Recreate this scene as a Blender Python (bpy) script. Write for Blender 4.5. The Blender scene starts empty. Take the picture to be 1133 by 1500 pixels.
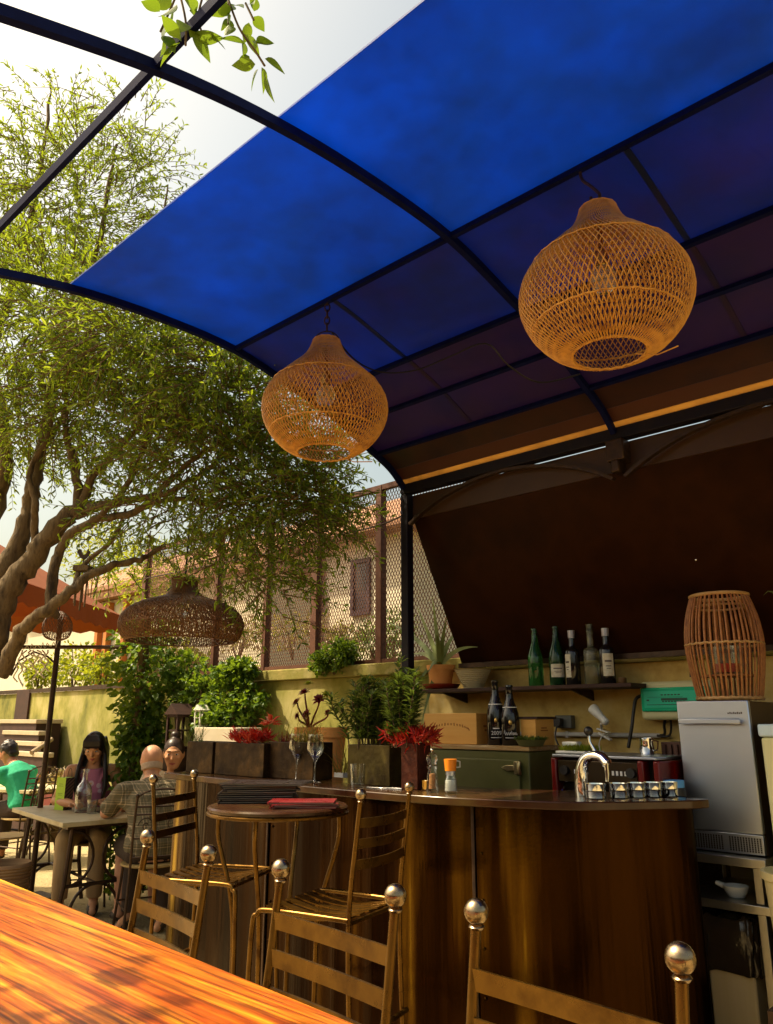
import bpy, bmesh, math, random
from mathutils import Vector, Matrix, noise, Quaternion
R = math.radians; PI = math.pi
random.seed(7)
rnd = random.uniform
scene = bpy.context.scene
COL = scene.collection
V = Vector

# ------------------------------------------------------------------ camera geometry
H = 1.40                                   # eye height of somebody sitting on a bar stool
PITCH = math.atan(305 / 1130.)
YAW = PI / 2 - math.atan(1260.5 / math.hypot(1130, 305))
F0 = V((-math.sin(YAW), math.cos(YAW), 0)); RT = V((math.cos(YAW), math.sin(YAW), 0))
FW = F0 * math.cos(PITCH) + V((0, 0, math.sin(PITCH))); UP = -F0 * math.sin(PITCH) + V((0, 0, math.cos(PITCH)))
CAM = V((0, 0, H))
def ray(x, y): return FW + RT * ((x - 566.5) / 1130) - UP * ((y - 750) / 1130)
def PY(x, y, Y): d = ray(x, y); return CAM + d * (Y / d.y)
def PX(x, y, X): d = ray(x, y); return CAM + d * (X / d.x)
def PZ(x, y, z): d = ray(x, y); return CAM + d * ((z - H) / d.z)
def PD(x, y, D): d = ray(x, y); return CAM + d * (D / d.dot(F0))
cd = bpy.data.cameras.new('camera'); cam = bpy.data.objects.new('camera', cd); COL.objects.link(cam)
cam.location = CAM; cam.rotation_euler = (PI / 2 + PITCH, 0, YAW)
cd.sensor_fit = 'HORIZONTAL'; cd.sensor_width = 36; cd.lens = 36 * 1130 / 1133.; cd.clip_start = .02; cd.clip_end = 500
scene.camera = cam

# ------------------------------------------------------------------ materials
MATS = {}
def newmat(name):
    m = bpy.data.materials.new(name); m.use_nodes = True; nt = m.node_tree; nt.nodes.clear()
    out = nt.nodes.new('ShaderNodeOutputMaterial'); return m, nt, out
def N(nt, t, **kw):
    n = nt.nodes.new(t)
    for k, v in kw.items():
        if k.startswith('i_'):
            n.inputs[k[2:].replace('_', ' ')].default_value = v
        else: setattr(n, k, v)
    return n
def c4(c): return (c[0], c[1], c[2], 1)
def ramp(nt, fac, stops):
    r = nt.nodes.new('ShaderNodeValToRGB'); e = r.color_ramp.elements
    while len(e) < len(stops): e.new(.5)
    for i, (p, c) in enumerate(stops): e[i].position = p; e[i].color = c4(c)
    nt.links.new(fac, r.inputs['Fac']); return r.outputs['Color']
def coords(nt, scale=(1, 1, 1), rot=(0, 0, 0), kind='Object'):
    t = nt.nodes.new('ShaderNodeTexCoord'); mp = nt.nodes.new('ShaderNodeMapping')
    mp.inputs['Scale'].default_value = scale; mp.inputs['Rotation'].default_value = rot
    nt.links.new(t.outputs[kind], mp.inputs['Vector']); return mp.outputs['Vector']
def mat(name, c1, c2=None, rough=.5, metal=0, scale=6, detail=6, stretch=(1, 1, 1), bump=0, bscale=30, c3=None, trans=0, ior=1.45,
        rvar=0, spec=.5, coat=0, lo=.3, hi=.7, translucent=0, tcol=None, emit=None, aniso=0):
    if name in MATS: return MATS[name]
    m, nt, out = newmat(name); L = nt.links.new
    p = N(nt, 'ShaderNodeBsdfPrincipled'); p.inputs['Roughness'].default_value = rough; p.inputs['Metallic'].default_value = metal
    p.inputs['IOR'].default_value = ior; p.inputs['Transmission Weight'].default_value = trans
    p.inputs['Specular IOR Level'].default_value = spec; p.inputs['Coat Weight'].default_value = coat
    p.inputs['Base Color'].default_value = c4(c1)
    vec = coords(nt, stretch)
    if c2 is not None:
        n = N(nt, 'ShaderNodeTexNoise'); n.inputs['Scale'].default_value = scale; n.inputs['Detail'].default_value = detail
        n.inputs['Roughness'].default_value = .62; L(vec, n.inputs['Vector'])
        st = [(lo, c1), (hi, c2)] if c3 is None else [(lo, c1), ((lo + hi) / 2, c2), (hi, c3)]
        col = ramp(nt, n.outputs['Fac'], st); L(col, p.inputs['Base Color'])
        if rvar:
            mr = N(nt, 'ShaderNodeMapRange'); mr.inputs['To Min'].default_value = max(0.02, rough - rvar); mr.inputs['To Max'].default_value = min(1, rough + rvar)
            n2 = N(nt, 'ShaderNodeTexNoise'); n2.inputs['Scale'].default_value = scale * 1.7; n2.inputs['Detail'].default_value = 5; L(vec, n2.inputs['Vector'])
            mr.inputs['From Min'].default_value = .3; mr.inputs['From Max'].default_value = .7
            L(n2.outputs['Fac'], mr.inputs['Value']); L(mr.outputs['Result'], p.inputs['Roughness'])
    if bump:
        nb = N(nt, 'ShaderNodeTexNoise'); nb.inputs['Scale'].default_value = bscale; nb.inputs['Detail'].default_value = 5; L(vec, nb.inputs['Vector'])
        b = N(nt, 'ShaderNodeBump'); b.inputs['Strength'].default_value = bump; b.inputs['Distance'].default_value = .01
        L(nb.outputs['Fac'], b.inputs['Height']); L(b.outputs['Normal'], p.inputs['Normal'])
    if emit: p.inputs['Emission Color'].default_value = c4(emit[0]); p.inputs['Emission Strength'].default_value = emit[1]
    if translucent:
        t = N(nt, 'ShaderNodeBsdfTranslucent'); t.inputs['Color'].default_value = c4(tcol or c1)
        mx = N(nt, 'ShaderNodeMixShader'); mx.inputs['Fac'].default_value = translucent
        L(p.outputs[0], mx.inputs[1]); L(t.outputs[0], mx.inputs[2]); L(mx.outputs[0], out.inputs['Surface'])
    else: L(p.outputs[0], out.inputs['Surface'])
    MATS[name] = m; return m
def leafmat(name, cols, trans=.45, tcol=(.35, .4, .02), rough=.45):
    """each leaf its own tint, light passes through"""
    m, nt, out = newmat(name); L = nt.links.new
    g = N(nt, 'ShaderNodeNewGeometry')
    col = ramp(nt, g.outputs['Random Per Island'], [(i / max(1, len(cols) - 1), c) for i, c in enumerate(cols)])
    p = N(nt, 'ShaderNodeBsdfPrincipled'); p.inputs['Roughness'].default_value = rough; p.inputs['Specular IOR Level'].default_value = .4
    L(col, p.inputs['Base Color'])
    t = N(nt, 'ShaderNodeBsdfTranslucent'); mc = N(nt, 'ShaderNodeMix', data_type='RGBA'); mc.inputs['Factor'].default_value = .65
    L(col, mc.inputs['A']); mc.inputs['B'].default_value = c4(tcol); L(mc.outputs['Result'], t.inputs['Color'])
    mx = N(nt, 'ShaderNodeMixShader'); mx.inputs['Fac'].default_value = trans
    L(p.outputs[0], mx.inputs[1]); L(t.outputs[0], mx.inputs[2]); L(mx.outputs[0], out.inputs['Surface'])
    MATS[name] = m; return m

# ------------------------------------------------------------------ mesh builder
def frame(t, prev=None):
    t = t.normalized()
    if prev is None:
        a = V((0, 0, 1)) if abs(t.z) < .9 else V((1, 0, 0))
        n = (a - t * a.dot(t)).normalized()
    else:
        n = prev - t * prev.dot(t)
        n = n.normalized() if n.length > 1e-6 else frame(t)[0]
    return n, t.cross(n)
class MB:
    def __init__(s): s.v = []; s.f = []; s.m = []
    def add(s, vs, fs, mi=0):
        o = len(s.v); s.v += [tuple(v) for v in vs]
        for f in fs: s.f.append(tuple(i + o for i in f)); s.m.append(mi)
        return s
    def box(s, c, d, rz=0, mi=0, M=None):
        x, y, z = d[0] / 2, d[1] / 2, d[2] / 2
        vs = [V((a * x, b * y, e * z)) for a in (-1, 1) for b in (-1, 1) for e in (-1, 1)]
        if M is None: M = Matrix.Rotation(rz, 3, 'Z')
        c = V(c); vs = [c + M @ v for v in vs]
        return s.add(vs, [(0, 1, 3, 2), (4, 6, 7, 5), (0, 4, 5, 1), (2, 3, 7, 6), (0, 2, 6, 4), (1, 5, 7, 3)], mi)
    def bb(s, x0, x1, y0, y1, z0, z1, mi=0): return s.box(((x0 + x1) / 2, (y0 + y1) / 2, (z0 + z1) / 2), (x1 - x0, y1 - y0, z1 - z0), 0, mi)
    def tube(s, pts, r, n=8, closed=False, cap=True, mi=0, flat=None):
        pts = [V(p) for p in pts]; k = len(pts)
        rs = r if isinstance(r, (list, tuple)) else [r] * k
        vs = []; nn = None
        for i, p in enumerate(pts):
            if closed: t = pts[(i + 1) % k] - pts[i - 1]
            else: t = pts[min(i + 1, k - 1)] - pts[max(i - 1, 0)]
            if t.length < 1e-9: t = V((0, 0, 1))
            nn, b = frame(t, nn)
            for j in range(n):
                a = 2 * PI * j / n; vs.append(p + (nn * math.cos(a) + b * math.sin(a)) * rs[i])
        fs = []
        for i in range(k if closed else k - 1):
            i2 = (i + 1) % k
            for j in range(n): fs.append((i * n + j, i * n + (j + 1) % n, i2 * n + (j + 1) % n, i2 * n + j))
        if cap and not closed: fs.append(tuple(range(n - 1, -1, -1))); fs.append(tuple(range((k - 1) * n, k * n)))
        return s.add(vs, fs, mi)
    def strap(s, pts, w, t, wdir):
        """flat bar along pts: width w along wdir, thickness t"""
        pts = [V(p) for p in pts]; wd = V(wdir).normalized(); vs = []; k = len(pts)
        for i, p in enumerate(pts):
            tg = (pts[min(i + 1, k - 1)] - pts[max(i - 1, 0)]).normalized(); nd = tg.cross(wd).normalized()
            for a, b in ((-1, -1), (1, -1), (1, 1), (-1, 1)): vs.append(p + wd * (a * w / 2) + nd * (b * t / 2))
        fs = [(3, 2, 1, 0), tuple(range(4 * k - 4, 4 * k))]
        for i in range(k - 1):
            for j in range(4): fs.append((i * 4 + j, i * 4 + (j + 1) % 4, i * 4 + 4 + (j + 1) % 4, i * 4 + 4 + j))
        return s.add(vs, fs)
    def lathe(s, prof, c=(0, 0, 0), n=24, mi=0, M=None, cap=True):
        c = V(c); vs = []; k = len(prof)
        for (r, z) in prof:
            for j in range(n):
                a = 2 * PI * j / n; p = V((r * math.cos(a), r * math.sin(a), z))
                vs.append(c + (M @ p if M else p))
        fs = []
        for i in range(k - 1):
            for j in range(n): fs.append((i * n + j, i * n + (j + 1) % n, (i + 1) * n + (j + 1) % n, (i + 1) * n + j))
        if cap:
            if prof[0][0] > 1e-5: fs.append(tuple(range(n - 1, -1, -1)))
            if prof[-1][0] > 1e-5: fs.append(tuple(range((k - 1) * n, k * n)))
        return s.add(vs, fs, mi)
    def ball(s, c, r, nu=12, nv=8, M=None, mi=0):
        if not isinstance(r, (tuple, list)): r = (r, r, r)
        prof = []; c = V(c); vs = []; 
        for i in range(nv + 1):
            th = PI * i / nv
            for j in range(nu):
                a = 2 * PI * j / nu
                p = V((r[0] * math.sin(th) * math.cos(a), r[1] * math.sin(th) * math.sin(a), -r[2] * math.cos(th)))
                vs.append(c + (M @ p if M else p))
        fs = [(i * nu + j, i * nu + (j + 1) % nu, (i + 1) * nu + (j + 1) % nu, (i + 1) * nu + j) for i in range(nv) for j in range(nu)]
        return s.add(vs, fs, mi)
    def prism(s, poly, ext, mi=0):
        poly = [V(p) for p in poly]; e = V(ext); k = len(poly)
        fs = [tuple(range(k - 1, -1, -1)), tuple(range(k, 2 * k))] + [(i, (i + 1) % k, k + (i + 1) % k, k + i) for i in range(k)]
        return s.add(poly + [p + e for p in poly], fs, mi)
    def leaf(s, p, d, up, l, w, fold=.25, mi=0):
        d = V(d).normalized(); sd = d.cross(V(up))
        if sd.length < 1e-4: sd = d.cross(V((1, .3, .2)))
        sd.normalize(); u = sd.cross(d); p = V(p)
        a = p; b = p + d * l
        m1 = p + d * l * .3 + u * w * .0; m2 = p + d * l * .68
        vs = [a, m1 + sd * w * .45 + u * w * fold, m2 + sd * w * .42 + u * w * fold, b - u * w * .25, m2 - sd * w * .42 + u * w * fold, m1 - sd * w * .45 + u * w * fold, m1, m2]
        return s.add(vs, [(0, 1, 6), (1, 2, 7, 6), (2, 3, 7), (0, 6, 5), (6, 7, 4, 5), (7, 3, 4)], mi)
    def broad(s, p, d, up, l, w, mi=0):
        """a broad pointed leaf with a fold along its midrib"""
        d = V(d).normalized(); sd_ = d.cross(V(up)).normalized(); u = sd_.cross(d); p = V(p); k = 7; vs = []
        for i in range(k + 1):
            t = i / k; hw = w * .5 * math.sin(PI * min(1, t ** .8)) * (1 - .15 * t); c = p + d * l * t - u * l * .16 * t * t
            vs += [c - sd_ * hw + u * hw * .25, c, c + sd_ * hw + u * hw * .25]
        fs = []
        for i in range(k): fs += [(3 * i, 3 * i + 1, 3 * i + 4, 3 * i + 3), (3 * i + 1, 3 * i + 2, 3 * i + 5, 3 * i + 4)]
        return s.add(vs, fs, mi)
    def build(s, name, mats, parent=None, smooth=True, bevel=0, kind=None, loc=None, ang=40):
        me = bpy.data.meshes.new(name)
        root = V((0, 0, 0))
        if parent is not None:
            q = parent
            while q is not None: root += q.location; q = q.parent
        elif loc is not None: root = V(loc)
        elif s.v and kind is None:
            xs = [v[0] for v in s.v]; ys = [v[1] for v in s.v]; zs = [v[2] for v in s.v]
            root = V(((min(xs) + max(xs)) / 2, (min(ys) + max(ys)) / 2, min(zs)))
        me.from_pydata([(v[0] - root.x, v[1] - root.y, v[2] - root.z) for v in s.v], [], s.f)
        if not isinstance(mats, (list, tuple)): mats = [mats]
        for m in mats: me.materials.append(m)
        if len(mats) > 1: me.polygons.foreach_set('material_index', s.m)
        if smooth:
            me.shade_smooth(); me.set_sharp_from_angle(angle=R(ang))
        o = bpy.data.objects.new(name, me); COL.objects.link(o)
        if parent is not None: o.parent = parent
        else: o.location = root
        if bevel:
            b = o.modifiers.new('bevel', 'BEVEL'); b.width = bevel; b.segments = 2; b.limit_method = 'ANGLE'; b.angle_limit = R(50)
        if kind: o['kind'] = kind
        return o
def tag(o, label=None, cat=None, group=None, kind=None):
    if label: o['label'] = label
    if cat: o['category'] = cat
    if group: o['group'] = group
    if kind: o['kind'] = kind
    return o
def thing(name, label, cat, loc=(0, 0, 0), group=None):
    o = bpy.data.objects.new(name, None); COL.objects.link(o); o.location = loc; o.empty_display_size = .1
    return tag(o, label, cat, group)
KIDS = lambda o: [c for c in bpy.data.objects if c.parent is o]
def dup(root, loc, rz=0, label=None, scale=1):
    r = root.copy(); COL.objects.link(r); r.location = loc; r.rotation_euler = (0, 0, rz); r.scale = (scale,) * 3
    if label: r['label'] = label
    for ch in KIDS(root):
        c = ch.copy(); COL.objects.link(c); c.parent = r
        for g in KIDS(ch):
            d = g.copy(); COL.objects.link(d); d.parent = c
    return r
def text(name, s, size, M4, m, parent, ext=.0006):
    cu = bpy.data.curves.new(name, 'FONT'); cu.body = s; cu.size = size; cu.align_x = 'CENTER'; cu.extrude = ext; cu.resolution_u = 3
    t = bpy.data.objects.new(name, cu); COL.objects.link(t); bpy.context.view_layer.update()
    me = bpy.data.meshes.new_from_object(t.evaluated_get(bpy.context.evaluated_depsgraph_get()))
    bpy.data.objects.remove(t)
    root = V((0, 0, 0)); q = parent
    while q is not None: root += q.location; q = q.parent
    me.transform(Matrix.Translation(-root) @ M4); me.materials.clear(); me.materials.append(m)
    o = bpy.data.objects.new(name, me); COL.objects.link(o); o.parent = parent; return o
def bez(p0, p1, p2, p3, n=10):
    p0, p1, p2, p3 = map(V, (p0, p1, p2, p3)); return [p0 * (1 - t) ** 3 + p1 * 3 * t * (1 - t) ** 2 + p2 * 3 * t * t * (1 - t) + p3 * t ** 3 for t in [i / n for i in range(n + 1)]]
def spline(pts, n=6):
    pts = [V(p) for p in pts]; o = []
    for i in range(len(pts) - 1):
        a = pts[max(i - 1, 0)]; b = pts[i]; c = pts[i + 1]; d = pts[min(i + 2, len(pts) - 1)]
        for j in range(n):
            t = j / n
            o.append(.5 * ((2 * b) + (c - a) * t + (2 * a - 5 * b + 4 * c - d) * t * t + (3 * b - a - 3 * c + d) * t ** 3))
    o.append(pts[-1]); return o
def rv(): 
    while 1:
        v = V((rnd(-1, 1), rnd(-1, 1), rnd(-1, 1)))
        if .05 < v.length < 1: return v.normalized()

# ------------------------------------------------------------------ palette
iron = mat('dark_iron', (.035, .022, .016), (.075, .04, .022), rough=.45, metal=.6, scale=25, rvar=.15)
bronze = mat('stool_metal', (.11, .050, .009), (.17, .085, .015), rough=.30, metal=.85, scale=9, c3=(.07, .030, .006), rvar=.1)
ballm = mat('worn_steel_ball', (.42, .33, .22), (.24, .14, .06), rough=.24, metal=1, scale=40, rvar=.12)
blueiron = mat('blue_black_steel', (.002, .003, .035), (.003, .007, .065), rough=.6, scale=18, spec=.12)
chrome = mat('chrome', (.85, .85, .84), rough=.06, metal=1)
steel = mat('brushed_steel', (.50, .54, .64), (.56, .60, .68), rough=.33, metal=1, scale=2)
rattan = mat('rattan', (.48, .21, .03), (.64, .33, .065), rough=.5, scale=18, c3=(.34, .13, .02))
rattan_dk = mat('dark_rattan', (.10, .035, .010), (.20, .085, .02), rough=.55, scale=20)
def thin_glass(name, tint=(.96, .97, .95), refl=.9):
    m, nt, out = newmat(name); lw = N(nt, 'ShaderNodeLayerWeight'); lw.inputs['Blend'].default_value = .28
    a = N(nt, 'ShaderNodeBsdfTransparent'); a.inputs['Color'].default_value = c4(tint); g = N(nt, 'ShaderNodeBsdfGlossy'); g.inputs['Roughness'].default_value = .03
    mr = N(nt, 'ShaderNodeMapRange'); mr.inputs['To Min'].default_value = .03; mr.inputs['To Max'].default_value = refl; nt.links.new(lw.outputs['Facing'], mr.inputs['Value'])
    mx = N(nt, 'ShaderNodeMixShader'); nt.links.new(mr.outputs['Result'], mx.inputs['Fac']); nt.links.new(a.outputs[0], mx.inputs[1]); nt.links.new(g.outputs[0], mx.inputs[2]); nt.links.new(mx.outputs[0], out.inputs['Surface']); MATS[name] = m; return m
glass = thin_glass('clear_glass')
white = mat('white_plastic', (.78, .76, .70), rough=.4)
black = mat('black_plastic', (.012, .010, .010), rough=.4)
bark = mat('olive_bark', (.055, .03, .013), (.15, .10, .048), rough=.95, scale=16, stretch=(1, 1, .3), c3=(.03, .017, .008), bump=1, bscale=40)
plaster = mat('mossy_plaster', (.10, .105, .014), (.25, .23, .045), rough=.95, scale=2.4, detail=11, c3=(.40, .34, .13), lo=.36, hi=.66, bump=.35, bscale=26, stretch=(1, 1, .6))
terra = mat('terracotta', (.70, .25, .05), (.78, .34, .09), rough=.85, scale=9, bump=.15)
wood_lt = mat('pale_pine', (.62, .30, .055), (.70, .37, .085), rough=.55, scale=4, stretch=(1, 1, 9))
leaf_olive = leafmat('olive_leaves', [(.010, .045, .022), (.03, .08, .014), (.10, .17, .014), (.06, .12, .008), (.18, .25, .02), (.32, .36, .08)], .45, (.46, .56, .015))  # teal shade and sunlit yellow put into the random leaf tints
leaf_green = leafmat('vine_leaves', [(.02, .075, .006), (.07, .15, .012), (.13, .21, .016), (.03, .09, .008)], .4, (.30, .42, .02))
leaf_lime = leafmat('lime_leaves', [(.13, .18, .01), (.20, .26, .015), (.10, .15, .01)], .5, (.5, .5, .02))
leaf_spike = leafmat('spiky_leaves', [(.03, .06, .012), (.07, .11, .025), (.11, .15, .03), (.04, .07, .02)], .3, (.25, .35, .03))
leaf_red = leafmat('red_succulent', [(.40, .008, .006), (.55, .03, .015), (.25, .004, .004), (.60, .10, .03)], .25, (.7, .04, .02), .35)
leaf_dkred = leafmat('dark_red_rosette', [(.12, .004, .006), (.20, .01, .01), (.08, .004, .006)], .2, (.4, .02, .02), .35)
leaf_aloe = leafmat('aloe_blades', [(.10, .14, .035), (.16, .19, .05), (.13, .17, .04)], .15, (.3, .35, .05))
leaf_dry = leafmat('dry_grass', [(.35, .24, .05), (.22, .20, .03), (.40, .30, .09)], .35, (.5, .4, .05))

# ------------------------------------------------------------------ ground, sky
m, nt, out = newmat('patio_gravel'); L = nt.links.new
vec = coords(nt); p = N(nt, 'ShaderNodeBsdfPrincipled'); p.inputs['Roughness'].default_value = .95
n1 = N(nt, 'ShaderNodeTexNoise'); n1.inputs['Scale'].default_value = 1.6; n1.inputs['Detail'].default_value = 10; L(vec, n1.inputs['Vector'])
L(ramp(nt, n1.outputs['Fac'], [(.3, (.26, .19, .085)), (.55, (.36, .28, .14)), (.75, (.20, .14, .06))]), p.inputs['Base Color'])
vo = N(nt, 'ShaderNodeTexVoronoi'); vo.inputs['Scale'].default_value = 45; L(vec, vo.inputs['Vector'])
b = N(nt, 'ShaderNodeBump'); b.inputs['Strength'].default_value = .6; b.inputs['Distance'].default_value = .01; L(vo.outputs['Distance'], b.inputs['Height']); L(b.outputs['Normal'], p.inputs['Normal'])
L(p.outputs[0], out.inputs['Surface']); gravel = m
MB().add([(-60, -60, 0), (60, -60, 0), (60, 60, 0), (-60, 60, 0)], [(0, 1, 2, 3)]).build('ground', gravel, smooth=False, kind='structure')
soil = mat('garden_soil', (.16, .09, .05), (.12, .13, .03), rough=.95, scale=3, c3=(.22, .12, .08), bump=.5)
MB().prism([(-6.98, 4.13, .01), (8, 4.13, .01), (8, 30, .01), (-30, 30, .01), (-30, 5.46, .01), (-6.98, 5.46, .01)], (0, 0, 1.41)).build('garden_terrace', soil, smooth=False, kind='structure')

SUN_EL, SUN_AZ = R(54), (-.80, -.60)
ln = math.hypot(*SUN_AZ); sx, sy = SUN_AZ[0] / ln, SUN_AZ[1] / ln
sd = V((sx * math.cos(SUN_EL), sy * math.cos(SUN_EL), math.sin(SUN_EL)))
ld = bpy.data.lights.new('sun', 'SUN'); ld.energy = 4.6; ld.angle = R(.53); ld.color = (1, .85, .58)
lo_ = bpy.data.objects.new('sun', ld); COL.objects.link(lo_); lo_.rotation_euler = sd.to_track_quat('Z', 'Y').to_euler(); lo_.location = sd * 30
w = bpy.data.worlds.new('World'); scene.world = w; w.use_nodes = True; nt = w.node_tree
sky = nt.nodes.new('ShaderNodeTexSky'); sky.sky_type = 'NISHITA'; sky.sun_disc = False; sky.sun_elevation = SUN_EL; sky.sun_rotation = math.atan2(sx, sy)
sky.dust_density = 7; sky.air_density = 1.2; sky.ozone_density = .6
bg = nt.nodes['Background']; bg.inputs['Strength'].default_value = .15
tint = N(nt, 'ShaderNodeMix', data_type='RGBA', blend_type='MULTIPLY'); tint.inputs['Factor'].default_value = 1; tint.inputs['B'].default_value = (1, .93, .72, 1)   # hazy warm summer sky
nt.links.new(sky.outputs['Color'], tint.inputs['A']); nt.links.new(tint.outputs['Result'], bg.inputs['Color'])
vs = scene.view_settings; vs.view_transform = 'Standard'; vs.look = 'None'; vs.exposure = .85; vs.gamma = 1
scene.cycles.max_bounces = 8; scene.cycles.transparent_max_bounces = 8; scene.cycles.caustics_reflective = False; scene.cycles.caustics_refractive = False

# ------------------------------------------------------------------ walls
WY = 3.90
bw = thing('garden_wall', 'mossy yellow plaster wall running behind the bar and under the mesh fence', 'wall', (-3, WY + .1, 0))
MB().bb(-7.0, -3.25, WY, WY + .2, 0, 1.69).build('wall', plaster, bw, smooth=False)
MB().bb(-3.25, 2.2, WY, WY + .2, 0, 1.69).build('bar_wall', mat('tan_plaster', (.34, .20, .045), (.58, .40, .12), rough=.9, scale=2.6, detail=11, c3=(.68, .54, .26), lo=.36, hi=.66, bump=.3, bscale=24), bw, smooth=False)
MB().bb(-7.03, 2.2, WY - .035, WY + .225, 1.692, 1.775).build('coping', mat('coping_plaster', (.30, .24, .07), (.20, .18, .035), rough=.95, scale=5, bump=.3, c3=(.40, .33, .15)), bw, bevel=.008)
lwall = thing('courtyard_wall', 'sunlit green yellow plaster wall behind the far left table', 'wall', (-10, 5.4, 0))
MB().bb(-16, -7.0, 5.2, 5.42, 0, 1.80).build('wall', plaster, lwall, smooth=False)
MB().bb(-7.22, -7.0, 4.12, 5.2, 0, 1.80).build('return_wall', plaster, lwall, smooth=False)
MB().bb(-16, -7.0, 5.17, 5.21, 1.803, 1.86).build('rail', iron, lwall)
dk = mat('dark_doorway', (.025, .008, .004), (.05, .016, .008), rough=.7, scale=8)
a = PY(22, 1048, 5.18); b_ = PY(45, 1010, 5.18)
MB().bb(a.x, b_.x, 5.165, 5.198, .3, b_.z).build('doorway_slab', dk, lwall, bevel=.004)  # flat dark slab standing for the doorway

# ------------------------------------------------------------------ canopy over the bar
YP = 3.35; S_ = .985
PROF = [(0.0, 2.80), (.43, 2.962), (.84, 3.098), (1.23, 3.18), (1.65, 3.217), (2.09, 3.212), (2.5, 3.125), (2.8, 3.05), (3.06, 2.942), (3.25, 2.86), (3.37, 2.765)]
PROF = [(y * S_, 1.4 + (z - 1.4) * S_) for y, z in PROF]
prof = spline([V((0, y, z)) for y, z in [(-1.6, 1.95), (-.9, 2.36)] + PROF], 5)
def zat(Y):
    for a, b in zip(prof, prof[1:]):
        if a.y <= Y <= b.y: return a.z + (b.z - a.z) * (Y - a.y) / (b.y - a.y)
    return prof[-1].z if Y > prof[-1].y else prof[0].z
def nat(Y): 
    t = V((0, .02, zat(Y + .01) - zat(Y - .01))).normalized(); return V((0, -t.z, t.y))
XR = [-2.94, -1.578, -.215, 1.15]
roof = thing('bar_canopy', 'curved steel canopy over the bar, blue and warm glow put into its sheet colours', 'canopy', (-1.2, YP, 0))
RW, RH = .025, .031
for X in XR:
    MB().strap([V((X, q.y, q.z)) for q in prof], RW, RH, (1, 0, 0)).build('rafter', blueiron, roof, ang=30)
for Y in (-.45, .80, 2.055, 2.56, 2.83, 3.08):
    xa, xb = (-3.25, 1.3) if Y > 1 else (-3.6, 1.3)
    if Y > 1: xa = -2.94
    c = V((0, Y, zat(Y))) + nat(Y) * .004
    ang = math.atan2(nat(Y).y, nat(Y).z)
    MB().box(((xa + xb) / 2, c.y, c.z), (xb - xa, .019, .023), M=Matrix.Rotation(-ang, 3, 'X')).build('purlin', blueiron, roof)
# sheets: blue-to-maroon glow put into the row colours and translucency
def sheetmat(name, base, base2, tcol, tr, rough=.5, sc=1.6, rust=None):  # rust is only the third mottling colour, of any hue
    m, nt, out = newmat(name); L = nt.links.new
    vec = coords(nt, (1, 1, 1)); n = N(nt, 'ShaderNodeTexNoise'); n.inputs['Scale'].default_value = sc; n.inputs['Detail'].default_value = 9; n.inputs['Roughness'].default_value = .6; L(vec, n.inputs['Vector'])
    st = [(.32, base), (.66, base2)] if not rust else [(.3, base), (.5, base2), (.72, rust)]
    col = ramp(nt, n.outputs['Fac'], st)
    p = N(nt, 'ShaderNodeBsdfPrincipled'); p.inputs['Roughness'].default_value = rough; L(col, p.inputs['Base Color'])
    if tr:
        t = N(nt, 'ShaderNodeBsdfTranslucent'); t.inputs['Color'].default_value = c4(tcol)
        n2 = N(nt, 'ShaderNodeTexNoise'); n2.inputs['Scale'].default_value = 1.25; n2.inputs['Detail'].default_value = 14; n2.inputs['Roughness'].default_value = .72; L(vec, n2.inputs['Vector'])
        mr = N(nt, 'ShaderNodeMapRange'); mr.inputs['From Min'].default_value = .3; mr.inputs['From Max'].default_value = .7; mr.inputs['To Min'].default_value = tr * .38; mr.inputs['To Max'].default_value = tr * 1.12
        L(n2.outputs['Fac'], mr.inputs['Value'])
        mx = N(nt, 'ShaderNodeMixShader'); L(mr.outputs['Result'], mx.inputs['Fac']); L(p.outputs[0], mx.inputs[1]); L(t.outputs[0], mx.inputs[2]); L(mx.outputs[0], out.inputs['Surface'])
    else: L(p.outputs[0], out.inputs['Surface'])
    return m
sh_front = sheetmat('blue_glow_sheet', (.001, .03, .20), (.002, .06, .34), (.0, .23, .84), .45, sc=2.2)
sh_mid = sheetmat('navy_glow_sheet', (.002, .014, .075), (.004, .010, .05), (.0, .13, .56), .36, rust=(.022, .007, .03))
sh_rear = sheetmat('maroon_tint_sheet', (.009, .006, .065), (.026, .009, .045), (.07, .03, .34), .22, rust=(.006, .005, .045), sc=2.4)
sh_maroon = sheetmat('dark_maroon_sheet', (.014, .004, .006), (.032, .008, .005), (0, 0, 0), 0, rust=(.010, .003, .010), sc=3)
sh_amber_glow = sheetmat('amber_glow_sheet', (.06, .016, .005), (.03, .008, .004), (.85, .30, .05), .08, sc=5)  # light along the rear edge, put into amber and cream strip colours
sh_cream_glow = sheetmat('cream_glow_sheet', (.40, .20, .06), (.26, .09, .02), (1, .66, .24), .50, sc=6)
ROWS = [(1.21, 2.055, sh_front), (2.057, 2.56, sh_mid), (2.562, 3.08, sh_rear), (3.082, 3.225, sh_maroon), (3.226, 3.285, sh_amber_glow), (3.286, 3.335, sh_cream_glow)]
XS = [-2.985, -1.578, -.215, 1.35]
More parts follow.
